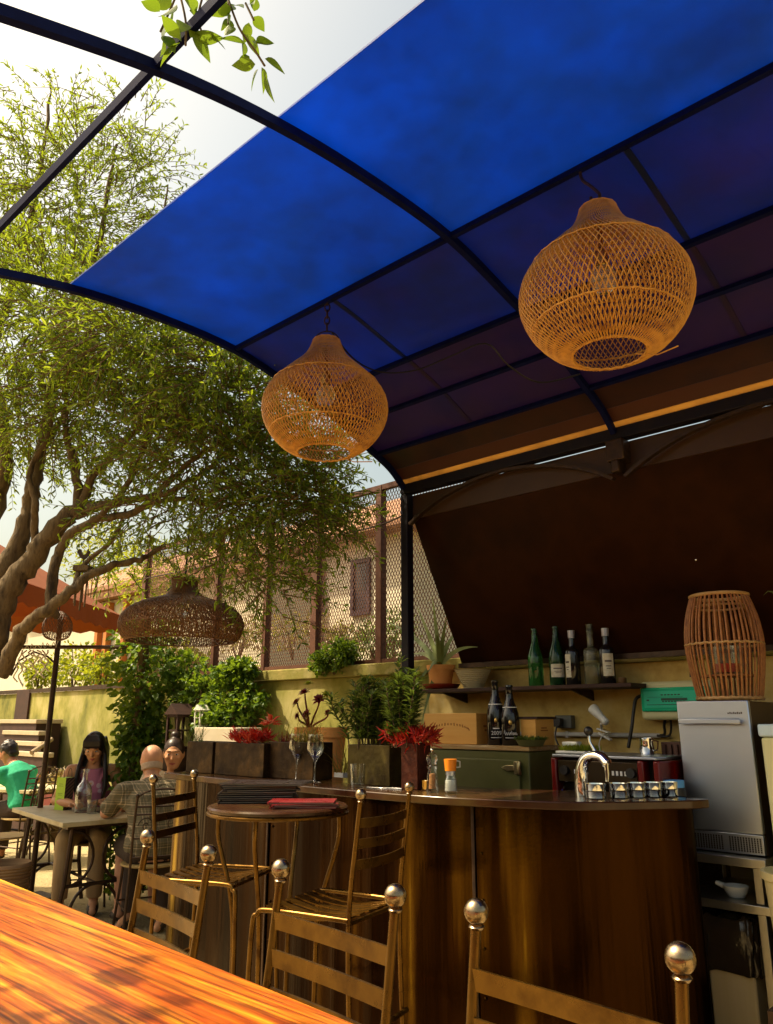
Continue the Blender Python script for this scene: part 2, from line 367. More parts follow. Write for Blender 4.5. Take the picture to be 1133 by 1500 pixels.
for y0, y1, mm in ROWS:
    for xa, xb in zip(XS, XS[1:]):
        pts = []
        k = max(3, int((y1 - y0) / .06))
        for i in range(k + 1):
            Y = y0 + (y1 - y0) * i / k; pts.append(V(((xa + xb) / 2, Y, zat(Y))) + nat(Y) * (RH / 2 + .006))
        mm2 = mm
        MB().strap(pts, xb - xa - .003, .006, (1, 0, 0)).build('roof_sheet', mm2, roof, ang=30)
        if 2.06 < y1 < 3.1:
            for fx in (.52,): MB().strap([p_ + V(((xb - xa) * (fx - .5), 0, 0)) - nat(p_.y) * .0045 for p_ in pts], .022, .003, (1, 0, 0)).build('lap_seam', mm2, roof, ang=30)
navy = mat('navy_black_steel', (.004, .004, .014), (.012, .008, .012), rough=.5, scale=14, spec=.25)
# eaves beam, column, arched braces
zb = 2.74
MB().bb(-2.97, 1.3, YP - .03, YP + .03, zb - .03, zb + .035).build('eaves_beam', navy, roof, bevel=.004)
MB().bb(-2.972, -2.918, YP - .027, YP + .027, 0, zb - .031).build('column', navy, roof, bevel=.004)
for X in XR[1:]:
    q = MB().bb(X - .045, X + .045, YP - .045, YP + .04, zb - .14, zb - .032); q.bb(X - .02, X + .02, YP - .055, YP + .03, zb - .2, zb - .14)
    q.build('bracket', iron, roof, bevel=.006)
for X in XR:
    for s in (-1, 1):
        if X == XR[0] and s < 0: continue
        P = bez((X + s * .03, YP - .01, zb - .22), (X + s * .22, YP - .01, zb - .10), (X + s * .4, YP - .01, zb - .05), (X + s * .68, YP - .01, zb - .034), 12)
        MB().strap(P, .03, .016, (0, 1, 0)).build('arched_brace', iron, roof)
# dark sheet leaning from the eaves beam back to the wall
dsheet = mat('glow_patched_dark_sheet', (.008, .002, .001), (.030, .0085, .002), rough=.42, scale=1.3, c3=(.010, .003, .002), spec=.06)  # random brown patches put the bounced glow into the sheet colour
lt = thing('backing_sheet', 'big dark brown steel sheet leaning from the canopy beam back onto the wall', 'metal sheet', (-1, 3.7, 1.70))
A0 = V((-2.935, YP + .04, zb - .16)); A1 = V((-2.935, WY - .06, 1.735)); X1 = 1.5
dirn = (A1 - A0).normalized(); nrm = V((0, dirn.z, -dirn.y))
MB().prism([A0, A1, A1 + nrm * -.006, A0 + nrm * -.006], (X1 + 2.935, 0, 0)).build('sheet', dsheet, lt, smooth=False)
MB().bb(-2.93, X1, YP + .034, YP + .052, zb - .175, zb - .032).build('fascia', mat('brown_fascia', (.035, .014, .005), (.06, .026, .008), rough=.5, scale=2.5), lt)
MB().bb(-2.95, X1, WY - .075, WY - .045, 1.708, 1.735).build('bottom_angle', iron, lt)
MB().ball(PY(1020, 820, 3.56), .006).build('rivet', chrome, lt)

# ------------------------------------------------------------------ mesh fence on the wall
FY = 3.97
fz0, fz1 = 1.78, 3.07
fen = thing('mesh_fence', 'rusty brown expanded metal fence on top of the mossy wall', 'fence', (-5, FY, 1.775))
rustm = mat('rust_brown_metal', (.075, .022, .010), (.12, .04, .016), rough=.7, scale=16, bump=.2)
xs = [-2.75, -3.745, -4.43, -5.03, -5.735, -6.98]
for X, wd in zip(xs, (.05, .055, .065, .045, .045, .06)):
    MB().bb(X - wd / 2, X + wd / 2, FY - .025, FY + .035, fz0, fz1).build('post', rustm, fen, bevel=.003)
MB().bb(-7.0, -2.7, FY - .02, FY + .02, fz0 - .004, fz0 + .03).build('rail', rustm, fen)
MB().bb(-7.0, -2.7, FY - .02, FY + .02, fz1 - .035, fz1 + .004).build('rail', rustm, fen)
def clipdiag(mb, x0, x1, z0, z1, pitch, slope, w, Y):
    sgn = 1 if slope > 0 else -1
    hh = z1 - z0; dx = hh / abs(slope); k = int((x1 - x0 + dx) / pitch)
    for i in range(k + 1):
        bx = (x0 - dx + i * pitch) if sgn > 0 else (x0 + i * pitch)
        pts = []
        t0, t1 = 0, 1
        sx_ = sgn * dx; 
        lo, hi = (x0 - bx) / sx_, (x1 - bx) / sx_
        if lo > hi: lo, hi = hi, lo
        t0, t1 = max(0, lo), min(1, hi)
        if t1 - t0 < .01: continue
        a = V((bx + sx_ * t0, Y, z0 + hh * t0)); b = V((bx + sx_ * t1, Y, z0 + hh * t1))
        d = (b - a).normalized(); nn = V((d.z, 0, -d.x)) * w / 2
        e = V((0, .0015, 0))
        mb.add([a + nn, a - nn, b - nn, b + nn, a + nn + e, a - nn + e, b - nn + e, b + nn + e], [(0, 1, 2, 3), (7, 6, 5, 4), (0, 4, 5, 1), (3, 2, 6, 7), (0, 3, 7, 4), (1, 5, 6, 2)])
for xa, xb in zip(xs, xs[1:]):
    q = MB(); clipdiag(q, xb + .03, xa - .03, fz0 + .03, fz1 - .035, .027, 1.9, .0058, FY); clipdiag(q, xb + .03, xa - .03, fz0 + .03, fz1 - .035, .027, -1.9, .0058, FY + .002)
    q.build('mesh_panel', rustm, fen, smooth=False)
behind = thing('sky_block_wall', 'plain dark wall added unseen behind the viewer to block sky reflections', 'wall', (0, -5.2, 0))  # unseen wall, added to keep low sky out of the bar's reflections
MB().bb(-9, 8, -5.4, -5.2, 0, 2.3).build('wall', mat('sky_block_dark_red', (.10, .045, .02), (.06, .03, .015), rough=.95, scale=2), behind, smooth=False)
# neighbour house beyond the fence
cream = mat('cream_render', (.66, .57, .42), (.72, .63, .48), rough=.9, scale=1.5, bump=.1)
tile = mat('roof_tiles', (.25, .115, .06), (.34, .18, .10), rough=.85, scale=9, stretch=(3, 1, 1), bump=.8, bscale=20)
winm = mat('purple_brown_frame', (.055, .028, .04), rough=.5); pane = mat('dark_pane', (.06, .05, .06), rough=.12)
HY = 9.0
hs = thing('house', 'cream rendered house with hipped tile roof beyond the mesh fence', 'house', (-14, HY, 0))
MB().bb(-26, -7.9, HY, HY + 7, 1.3, 4.42).build('wall', cream, hs, smooth=False)
e0 = 4.44
MB().add([(-26.4, HY - .4, e0), (-7.55, HY - .4, e0), (-7.55, HY + 7.4, e0), (-26.4, HY + 7.4, e0), (-11.2, HY + 3.5, 6.25), (-22.5, HY + 3.5, 6.25),
          (-26.4, HY - .4, e0 - .1), (-7.55, HY - .4, e0 - .1), (-7.55, HY + 7.4, e0 - .1), (-26.4, HY + 7.4, e0 - .1)],
         [(0, 1, 4, 5), (1, 2, 4), (2, 3, 5, 4), (3, 0, 5), (9, 8, 7, 6), (0, 6, 7, 1), (1, 7, 8, 2), (2, 8, 9, 3), (3, 9, 6, 0)]).build('roof', tile, hs, smooth=False)
def window(par, x0, x1, z0, z1, Y):
    q = MB(); t = .07
    q.bb(x0, x0 + t, Y - .05, Y + .02, z0, z1); q.bb(x1 - t, x1, Y - .05, Y + .02, z0, z1); q.bb(x0 + t, x1 - t, Y - .05, Y + .02, z0, z0 + t); q.bb(x0 + t, x1 - t, Y - .05, Y + .02, z1 - t, z1)
    f = q.build('window', winm, par, smooth=False)
    MB().bb(x0 + t, x1 - t, Y - .015, Y + .005, z0 + t, z1 - t).build('pane', pane, f, smooth=False)
window(hs, -9.14, -8.7, 3.06, 4.0, HY); window(hs, -10.95, -10.3, 2.7, 3.85, HY); window(hs, -13.9, -13.2, 2.9, 3.9, HY)
MB().tube([(-9.85, HY - .06, 1.4), (-9.85, HY - .06, 4.38)], .05, 8).build('downpipe', winm, hs)
pl = thing('garden_pavilion', 'pale cream outbuilding with orange posts behind the olive tree', 'building', (-13, 7, 0))
MB().bb(-17, -8.9, 7.0, 7.9, 1.3, 3.55).build('wall', mat('pale_cream', (.66, .58, .42), (.58, .50, .36), rough=.9, scale=2), pl, smooth=False)
opost = mat('orange_timber', (.50, .18, .03), (.42, .14, .03), rough=.7, scale=6)
for x in (150, 163, 188, 210):
    P = PY(x, 860, 6.93); MB().bb(P.x - .055, P.x + .055, 6.89, 6.997, 1.3, 3.5).build('post', opost, pl)
MB().bb(-17.2, -8.7, 6.8, 8.0, 3.56, 3.68).build('roof', tile, pl)

# ------------------------------------------------------------------ foliage helpers
def twig_leaves(q, tw, p, d, n, L, l, w, droop=.3, spread=.8, tr=.004):
    """a twig with paired leaves; leaves go to q, twig tube to tw"""
    d = V(d).normalized(); p = V(p); pts = [p.copy()]
    seg = L / n
    for i in range(n):
        d = (d + V((0, 0, -droop / n)) + rv() * .13).normalized(); p = p + d * seg; pts.append(p.copy())
        for s in (0, 1):
            r = rv(); o = (r - d * r.dot(d)).normalized()
            ld_ = (d * rnd(.4, 1) + o * spread).normalized()
            q.leaf(p, ld_, rv() + V((0, 0, 1)), l * rnd(.65, 1.2), w * rnd(.8, 1.2))
    if tw is not None: tw.tube([pts[0], pts[len(pts) // 2], pts[-1]], [tr, tr * .7, tr * .3], 4)
def blob(c, r, dens, fn, shell=.35):
    """calls fn(point, outward) for dens points spread through an ellipsoid, thinner inside"""
    for _ in range(dens):
        u = rv(); t = max(shell, random.random() ** .45); p = V((c[0] + u.x * r[0] * t, c[1] + u.y * r[1] * t, c[2] + u.z * r[2] * t)); fn(p, u)

#PARTS#
# ------------------------------------------------------------------ olive tree
tree = thing('olive_tree', 'old olive tree with forked brown limbs and a wide crown left of the bar', 'tree', (-4.75, 1.55, 0))
tr = MB()
def limb(pts, r0, r1, n=10):
    P = spline([PD(x, y, D) for x, y, D in pts], 6)
    P = [p + rv() * (.012 * min(1, r0 / .05)) for p in P]
    r0 *= .84; k = len(P); tr.tube(P, [r0 + (r1 - r0) * i / (k - 1) + .004 * math.sin(i * 2.3) * (r0 / .08) for i in range(k)], n)
    return P
base = PD(-14, 1000, 4.75)
limb([(-75, 1480, 4.75), (-62, 1200, 4.75), (-32, 1030, 4.75), (-9, 930, 4.75), (12, 868, 4.75), (50, 815, 4.75), (98, 757, 4.75), (132, 742, 4.72)], .135, .048, 14)
limb([(128, 744, 4.72), (175, 735, 4.65), (240, 722, 4.5), (300, 690, 4.4), (350, 640, 4.4)], .036, .01)
limb([(-30, 880, 4.9), (8, 830, 4.95), (38, 765, 5.0), (48, 715, 5.0), (62, 660, 5.05), (80, 560, 5.1), (120, 440, 5.2), (150, 330, 5.3), (170, 210, 5.4)], .085, .012, 12)
limb([(-40, 850, 5.1), (-5, 740, 5.2), (8, 650, 5.2), (-10, 520, 5.3), (30, 380, 5.4), (60, 250, 5.4), (75, 120, 5.5)], .08, .008, 10)
limb([(78, 905, 4.7), (78, 850, 4.7), (92, 795, 4.68), (140, 762, 4.6), (205, 745, 4.55), (262, 690, 4.5), (312, 655, 4.4), (400, 620, 4.35)], .045, .01)
limb([(200, 745, 4.55), (265, 730, 4.5), (330, 742, 4.5), (400, 700, 4.4), (470, 720, 4.35)], .022, .006)
limb([(2, 990, 4.72), (32, 925, 4.62), (75, 890, 4.55), (108, 862, 4.55), (150, 834, 4.6), (205, 820, 4.65), (240, 800, 4.7)], .058, .012)
limb([(112, 755, 4.74), (112, 690, 4.72), (98, 640, 4.7), (100, 560, 4.7), (150, 480, 4.6)], .04, .01)
limb([(118, 745, 4.73), (142, 690, 4.7), (190, 640, 4.6), (240, 590, 4.45), (300, 540, 4.3)], .038, .008)
limb([(50, 800, 4.8), (52, 740, 4.7), (45, 690, 4.7), (75, 620, 4.7), (60, 540, 4.65)], .032, .008)
limb([(140, 762, 4.6), (180, 720, 4.5), (215, 640, 4.45), (230, 540, 4.4), (260, 500, 4.3)], .026, .006)
limb([(108, 862, 4.55), (120, 830, 4.6), (165, 790, 4.6), (185, 745, 4.6)], .022, .008)
limb([(62, 660, 5.05), (100, 600, 5.0), (190, 470, 5.0), (230, 380, 5.1), (245, 270, 5.2)], .03, .006)
tq, tw = MB(), MB()
BL = [(105, 300, 5.2, 130, 110, .7, 235), (25, 330, 5.3, 80, 120, .6, 130), (215, 250, 5.2, 45, 60, .4, 30), (75, 180, 5.4, 60, 50, .5, 26), (180, 180, 5.3, 60, 40, .4, 22),
      (60, 470, 4.6, 130, 85, .75, 330), (210, 515, 4.2, 130, 65, .5, 270), (320, 570, 4.2, 95, 65, .45, 190), (140, 610, 4.8, 160, 60, .6, 210),
      (320, 670, 4.45, 150, 55, .5, 170), (390, 735, 4.4, 100, 65, .4, 125), (280, 760, 4.7, 130, 40, .5, 60), (440, 650, 4.4, 60, 45, .3, 60),
      (460, 735, 4.35, 40, 60, .3, 45), (20, 620, 5.0, 70, 60, .6, 90), (200, 800, 5.3, 90, 40, .5, 25), (340, 825, 4.5, 70, 40, .3, 26), (405, 850, 4.45, 40, 50, .25, 18)]
for bx, by, bD, rx, ry, rd, dn in BL:
    c = PD(bx, by, bD); k = bD * 1.02 / 1130
    def one(p, u):
        if p.x > -3.02 and p.y > 1.0: return
        d = V((u.x, u.y, u.z * .5)) + V((.3, .1, rnd(-.5, .45)))
        twig_leaves(tq, tw, p, d, random.choice((6, 8, 9)), rnd(.22, .42), .052, .0128, droop=rnd(.1, .9), spread=.75)
    for _ in range(int(dn * 1.75)):
        u = rv(); t = random.random() ** .5
        p = c + RT * (u.x * rx * k * t) + F0 * (u.y * rd * t) + V((0, 0, u.z * ry * k * 1.15 * t)); one(p, u)
tz = MB(); tz.v, tz.f, tz.m = tr.v, tr.f, tr.m
tz.build('trunk', bark, tree, ang=80)
tw.build('twigs', mat('olive_twig', (.16, .10, .045), rough=.9), tree, ang=80)
tq.build('crown', leaf_olive, tree, smooth=False)

# vine along the open pergola: sprigs at the top of the view, the rest added unseen overhead to dapple the table
vine = thing('climbing_vine', 'broad leaved vine with two hanging sprigs, unseen leaves added over the open pergola frame to dapple the table', 'vine', (-.6, .3, 3.0))
q, tw = MB(), MB()
def sprig(pts, l, n, spread=1.0):
    P = spline(pts, 5); tw.tube(P, .003, 5)
    for i in range(n):
        p = P[int((i + 1) / n * (len(P) - 1))]; r = rv(); r.z -= .45
        st = p + r.normalized() * .02
        q.broad(st, r, rv() + V((0, 0, .6)), l * 1.25 * rnd(.7, 1.15), l * .78 * rnd(.8, 1.1))
sprig([PD(262, -16, 1.55), PD(245, 24, 1.55), PD(235, 46, 1.55)], .056, 7); sprig([PD(262, -16, 1.55), PD(272, 29, 1.54), PD(272, 66, 1.53)], .054, 9); sprig([PD(300, -16, 1.56), PD(290, 24, 1.56), PD(295, 44, 1.56)], .05, 6)
sprig([PD(330, -16, 1.55), PD(350, 39, 1.55), PD(374, 74, 1.55), PD(388, 96, 1.55)], .048, 15); sprig([PD(335, -6, 1.56), PD(335, 34, 1.56)], .05, 6); sprig([PD(360, 4, 1.56), PD(372, 29, 1.56)], .045, 4)
q.build('hanging_leaves', leaf_green, vine)
q2 = MB()
for _ in range(520):
    X, Y = rnd(-3.0, .6), rnd(-1.9, -.1)
    if noise.noise(V((X * 1.3 + 5, Y * 1.3, 0))) < -.03: continue
    z = zat(Y) + rnd(.02, .2); d = V((rnd(-1, 1), rnd(-1, 1), rnd(-.3, .3)))
    for j in range(5): q2.leaf(V((X, Y, z)) + rv() * .10, rv() * .8 + d, rv() + V((0, 0, 1.4)), rnd(.06, .1), rnd(.045, .065), .12)
q2.build('shade_leaves', leaf_green, vine, smooth=False)
tw.tube([(-3.2, -.45, zat(-.45) + .06), (-1.5, -.42, zat(-.42) + .1), (.8, -.45, zat(-.45) + .07)], .012, 6); tw.tube([(-.9, -.4, zat(-.4) + .07), (-.9, .2, zat(.2) + .09), tuple(PD(300, -60, 1.56))], .008, 6)
tw.build('stems', bark, vine)

# ------------------------------------------------------------------ rattan pendant lamps
def rprof(prof, z):
    for (r0, z0), (r1, z1) in zip(prof, prof[1:]):
        if z0 <= z <= z1:
            t = (z - z0) / (z1 - z0); return r0 + (r1 - r0) * t
    return prof[-1][0]
LP = [(.110, 0), (.17, .028), (.222, .08), (.253, .135), (.266, .19), (.257, .25), (.226, .302), (.187, .344), (.149, .381), (.115, .413), (.088, .446), (.070, .48), (.058, .517)]
lps = [(v.x, v.y) for v in spline([V((a, b, 0)) for a, b in LP], 4)]
def weave(prof, nst, twist, r, seg=26, jit=.0):
    q = MB(); z1 = prof[-1][1]
    for s in (-1, 1):
        for i in range(nst):
            a0 = 2 * PI * (i + .5 * (s > 0)) / nst + rnd(-jit, jit); pts = []
            for j in range(seg + 1):
                k = int(j / seg * (len(prof) - 1)); rr, z = prof[k]; a = a0 + s * twist * (1 - z / z1) ** 1.0
                rr += s * .0012
                pts.append((rr * math.cos(a), rr * math.sin(a), z))
            q.tube(pts, r * rnd(.85, 1.15), 4, cap=False)
    return q
def ringp(r, z, n=40, wob=0): return [(r * math.cos(2 * PI * i / n), r * math.sin(2 * PI * i / n), z + (wob if i % 2 else 0)) for i in range(n)]
bulbm = mat('bulb_glass', (1, .97, .85), rough=.03, trans=.85)
brass = mat('brass_fitting', (.55, .35, .10), rough=.25, metal=1)
def pendant(label, group):
    t = thing('pendant_lamp', label, 'lamp', (0, 0, 0), group)
    sh = weave(lps, 92, .95, .00185).build('lamp_shade', rattan, t, ang=80)
    q = MB(); q.tube(ringp(.112, .002, 44, .003), .0045, 5, closed=True); q.tube(ringp(.230, .092, 60, .003), .0032, 5, closed=True); q.tube(ringp(.226, .305, 60, .003), .003, 5, closed=True); q.tube(ringp(.058, .515, 24, .002), .004, 5, closed=True)
    q.build('binding', rattan, sh)
    q = MB(); 
    q.ball((0, 0, .26), (.042, .042, .05), 14, 10); b = q.build('bulb', bulbm, t)
    MB().lathe([(.012, .305), (.02, .31), (.02, .36), (.008, .37), (.006, .51)], n=12).build('socket', brass, t)
    return t
p1 = pendant('larger nearer rattan gourd pendant hanging from an S hook on the right', 'gourd shaped rattan pendants under the canopy')
MB().tube([(.045, .09, .02), (.12, .07, -.016), (.20, .03, -.03)], .0022, 5).build('loose_strand', rattan, p1)
p2 = dup(p1, PY(475, 664, 2.06), R(40), 'farther rattan gourd pendant hanging from a chain near the olive tree')
hk = MB(); top = .66
hk.tube(spline([(-.03, 0, .705), (-.05, 0, .69), (-.045, 0, .655), (-.02, 0, .62), (.0, 0, .59), (.012, 0, .565), (0, 0, .545), (-.018, 0, .555), (-.02, 0, .575)], 5), .0055, 8)
hk.tube([(0, 0, .55), (.002, 0, .52), (0, 0, .5)], .003, 6); hk.build('hook', iron, p1)
p1.location = PY(893.5, 519, 2.06)
hk = MB(); hk.tube([(-.055 + .055 * (1 - math.cos(a)), 0, .515 + .05 * math.sin(a)) for a in [PI * i / 14 for i in range(15)]], .003, 6)
for i in range(5):
    hk.tube([(.011 * math.cos(a) * (i % 2), .011 * math.cos(a) * (1 - i % 2), .585 + i * .032 + .021 * math.sin(a)) for a in [2 * PI * j / 10 for j in range(10)]], .0035, 5, closed=True)
o = hk.build('chain', iron, None, loc=(0, 0, 0)); o.parent = p2; o.location = (0, 0, 0)
# flex from the far lamp over the purlins
a = p2.location + V((0.03, 0, .55)); pts = [a] + [PY(x, y, Y) + V((0, 0, dz)) for x, y, Y, dz in [(520, 527, 2.2, 0), (560, 545, 2.35, 0), (610, 542, 2.45, 0), (660, 522, 2.52, .0), (712, 503, 2.53, 0), (745, 535, 2.65, 0), (790, 560, 2.8, 0), (850, 548, 2.85, 0)]]
tag(MB().tube(spline(pts, 5), .004, 6).build('power_cable', black), 'thin black cable running from the far pendant across the canopy purlins', 'cable')
wl = thing('pendant_lamp', 'wide dark rattan dome pendant hanging from the olive tree above the diners', 'lamp', PD(265, 940, 4.9))
WP = [(.335, 0), (.362, .03), (.382, .07), (.384, .115), (.366, .165), (.325, .205), (.26, .24), (.18, .265), (.115, .29), (.085, .325), (.078, .36), (.084, .40)]
wps = [(v.x, v.y) for v in spline([V((a, b, 0)) for a, b in WP], 3)]
q = weave(wps, 120, .28, .0027, 20, .02)
q2 = weave(wps[:18], 60, 1.4, .0018, 14, .05); q.add(q2.v, q2.f)
for a, b in ((.336, .002), (.384, .1), (.2, .258), (.085, .4)): q.tube(ringp(a, b, 48), .004, 5, closed=True)
L0 = wl.location.copy(); q.v = [tuple(V(v) + L0) for v in q.v]; q.build('lamp_shade', rattan_dk, wl, ang=80)
MB().tube([L0 + V((0, 0, .38)), L0 + V((.01, 0, .75)), L0 + V((0, .03, 1.1))], .006, 6).build('cord', black, wl)
MB().ball(L0 + V((0, 0, .2)), .05, 12, 8).build('bulb', bulbm, wl)
sl = thing('basket_lantern', 'small round woven basket lantern hanging below the olive limb by the parasol pole', 'lantern', PD(82, 938, 4.9))
SP = [(.03, 0), (.07, .02), (.088, .07), (.08, .12), (.05, .16), (.025, .18)]
q = weave([(v.x, v.y) for v in spline([V((a, b, 0)) for a, b in SP], 3)], 26, 1.2, .002, 14); L0 = sl.location.copy(); q.v = [tuple(V(v) + L0) for v in q.v]
q.build('basket', rattan_dk, sl); MB().tube([L0 + V((0, 0, .17)), L0 + V((0, 0, .3))], .003, 5).build('cord', black, sl)
# wind chime with a bird cut-out
wc = thing('wind_chime', 'wooden wind chime with a dark bird figure on top hanging in the olive tree', 'wind chime', PD(121, 890, 4.6))
c = PD(121, 833, 4.6)
MB().box(c, (.095, .07, .035), rz=YAW).build('block', bark, wc, bevel=.004)
q = MB(); 
bird = [(-.05, .06), (-.035, .035), (-.015, .02), (.012, .02), (.03, .04), (.05, .075), (.034, .085), (.02, .055), (-.005, .05), (-.02, .07), (-.03, .095), (-.045, .095), (-.055, .08), (-.062, .074)]
q.prism([c + RT * (x * .75) + V((0, 0, .045 + y * .8)) for x, y in bird], F0 * .012)
q.tube([c + V((0, 0, .017)), c + V((0, 0, .07))], .004, 5); q.build('bird_figure', iron, wc, smooth=False)
for i in range(5):
    a = 2 * PI * i / 5; o = c + V((.032 * math.cos(a), .032 * math.sin(a), -.02))
    MB().tube([o, o - V((0, 0, .06)), o - V((0, 0, .19 + .02 * (i % 3)))], [.002, .005, .005], 6).build('chime_tube', bark, wc)
MB().tube([c + V((0, 0, .02)) + RT * .035, c + V((0, 0, .26)) + RT * .012], .0015, 4).build('string', black, wc)
# ------------------------------------------------------------------ bar counter
CZ = 1.12
bar = thing('bar_counter', 'long curved bar counter with metal sheet front, gold reflections painted in, and dark rounded top', 'bar counter', (-2.2, 2.8, 0))
path = spline([(-3.95, 2.45, 0), (-3.4, 2.41, 0), (-2.7, 2.39, 0), (-2.1, 2.395, 0), (-1.79, 2.46, 0), (-1.475, 2.60, 0), (-1.235, 2.88, 0), (-1.175, 3.0, 0)], 8)
def off(path, d):
    o = []
    for i, p in enumerate(path):
        t = (path[min(i + 1, len(path) - 1)] - path[max(i - 1, 0)]).normalized(); o.append(p + V((-t.y, t.x, 0)) * d)
    return o
def ribbon(outer, inner, z0, z1):
    q = MB(); k = len(outer); vs = []
    for a, b in zip(outer, inner): vs += [V((a.x, a.y, z0)), V((a.x, a.y, z1)), V((b.x, b.y, z1)), V((b.x, b.y, z0))]
    fs = [(0, 1, 2, 3), tuple(4 * k - 4 + j for j in (3, 2, 1, 0))]
    for i in range(k - 1):
        for j in range(4): fs.append((i * 4 + j, i * 4 + 4 + j, i * 4 + 4 + (j + 1) % 4, i * 4 + (j + 1) % 4))
    return q.add(vs, fs)
topm = mat('dark_counter_top', (.018, .005, .003), (.045, .017, .007), rough=.2, scale=3, detail=9, c3=(.075, .045, .012), rvar=.1)
ins = [V((min(p.x, -1.62), p.y, 0)) if p.x > -1.62 else p for p in off(path, .46)]
ins = off(path, .46)
ribbon(path, [V((p.x, min(p.y, 3.3), 0)) for p in ins], CZ - .03, CZ).build('counter_top', topm, bar, bevel=.012)
m, nt, out = newmat('painted_glint_front'); Lk = nt.links.new
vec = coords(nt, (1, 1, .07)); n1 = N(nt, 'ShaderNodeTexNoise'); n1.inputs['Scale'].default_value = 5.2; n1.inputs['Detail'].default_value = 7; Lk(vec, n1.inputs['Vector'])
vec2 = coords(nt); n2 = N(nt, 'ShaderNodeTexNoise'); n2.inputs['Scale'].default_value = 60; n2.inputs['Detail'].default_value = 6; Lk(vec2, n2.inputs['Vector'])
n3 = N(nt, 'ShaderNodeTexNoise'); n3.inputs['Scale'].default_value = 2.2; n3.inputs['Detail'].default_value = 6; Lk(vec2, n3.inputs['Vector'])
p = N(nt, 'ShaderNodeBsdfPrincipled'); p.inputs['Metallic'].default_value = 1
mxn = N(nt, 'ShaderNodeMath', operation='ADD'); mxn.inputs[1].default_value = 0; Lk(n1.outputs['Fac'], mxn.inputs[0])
Lk(ramp(nt, n1.outputs['Fac'], [(.36, (.010, .0034, .0008)), (.54, (.028, .011, .002)), (.63, (.11, .055, .007)), (.73, (.58, .39, .042))]), p.inputs['Base Color'])  # gold streaks put the reflections into the base colour
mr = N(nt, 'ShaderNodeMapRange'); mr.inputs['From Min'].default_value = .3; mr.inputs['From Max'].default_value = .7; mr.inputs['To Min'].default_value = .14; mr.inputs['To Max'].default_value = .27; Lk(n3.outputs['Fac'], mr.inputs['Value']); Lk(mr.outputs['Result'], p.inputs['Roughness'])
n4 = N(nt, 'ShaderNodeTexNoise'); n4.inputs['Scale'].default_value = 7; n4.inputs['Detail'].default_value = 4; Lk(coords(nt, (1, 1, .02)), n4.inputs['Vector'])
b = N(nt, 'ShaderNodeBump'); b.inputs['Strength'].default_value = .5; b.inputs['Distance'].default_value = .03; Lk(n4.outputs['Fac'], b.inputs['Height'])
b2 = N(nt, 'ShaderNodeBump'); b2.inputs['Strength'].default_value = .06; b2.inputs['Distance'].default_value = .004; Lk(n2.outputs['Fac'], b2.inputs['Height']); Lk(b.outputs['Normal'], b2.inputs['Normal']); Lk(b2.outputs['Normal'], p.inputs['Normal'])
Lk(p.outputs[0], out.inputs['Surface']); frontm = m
fo = off(path, .075); fi = off(path, .085)
# sheets with upright seams between them
cut = [0]
for x in (-3.05, -1.885):
    cut.append(min(range(len(fo)), key=lambda i: abs(fo[i].x - x)))
cut.append(len(fo) - 2)
for a, b in zip(cut, cut[1:]):
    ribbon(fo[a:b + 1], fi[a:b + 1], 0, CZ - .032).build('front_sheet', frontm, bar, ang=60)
for i in cut[1:-1]:
    pnt = off(path, .068)[i]; MB().box((pnt.x, pnt.y, .545), (.012, .008, 1.085), rz=math.atan2(fo[i + 1].y - fo[i].y, fo[i + 1].x - fo[i].x)).build('seam_strip', iron, bar, bevel=.002)
    tn = V((fo[i + 1] - fo[i - 1])).normalized(); nn_ = V((tn.y, -tn.x, 0)); 
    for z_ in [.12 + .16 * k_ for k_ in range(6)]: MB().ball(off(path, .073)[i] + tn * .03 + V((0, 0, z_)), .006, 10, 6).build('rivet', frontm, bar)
e1, e2 = fo[-2], ins[-2]
MB().prism([(e1.x, e1.y + .004, 0), (e1.x - .02, e1.y + .012, 0), (e2.x, min(e2.y, 3.25), 0), (e2.x + .02, min(e2.y, 3.25), 0)], (0, 0, CZ - .033)).build('end_panel', iron, bar)
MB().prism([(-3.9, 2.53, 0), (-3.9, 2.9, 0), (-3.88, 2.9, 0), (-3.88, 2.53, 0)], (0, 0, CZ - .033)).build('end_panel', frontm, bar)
bk = off(path, .42); ribbon(bk[:36], off(path, .43)[:36], 0, CZ - .034).build('back_panel', iron, bar)

# ------------------------------------------------------------------ planter boxes on the bar and their plants
slate = mat('slate_planter', (.012, .004, .002), (.035, .018, .006), rough=.5, scale=9, detail=9, c3=(.10, .05, .015), bump=.5, bscale=22, spec=.15)
slate2 = mat('olive_slate_planter', (.04, .026, .006), (.07, .05, .010), rough=.55, scale=7, c3=(.02, .01, .004), bump=.4, spec=.15)
slate3 = mat('red_brown_planter', (.035, .007, .004), (.07, .018, .008), rough=.5, scale=12, c3=(.015, .004, .002), bump=.5, spec=.15)
earth = mat('potting_soil', (.025, .014, .008), (.05, .03, .015), rough=1, scale=40, bump=.8, bscale=80)
def planter(label, x0, x1, y0, d, h, mm):
    x0, x1 = PY(x0, 1145, y0).x, PY(x1, 1145, y0).x
    t = thing('planter_box', label, 'planter', ((x0 + x1) / 2, y0 + d / 2, CZ), 'stone planter boxes along the bar top')
    q = MB(); w = .014; z = CZ + .001
    q.bb(x0, x1, y0, y0 + w, z, CZ + h); q.bb(x0, x1, y0 + d - w, y0 + d, z, CZ + h); q.bb(x0, x0 + w, y0 + w, y0 + d - w, z, CZ + h); q.bb(x1 - w, x1, y0 + w, y0 + d - w, z, CZ + h)
    q.build('box', mm, t, smooth=False, bevel=.003)
    MB().bb(x0 + w, x1 - w, y0 + w, y0 + d - w, z, CZ + h - .012).build('soil', earth, t, smooth=False)
    return t
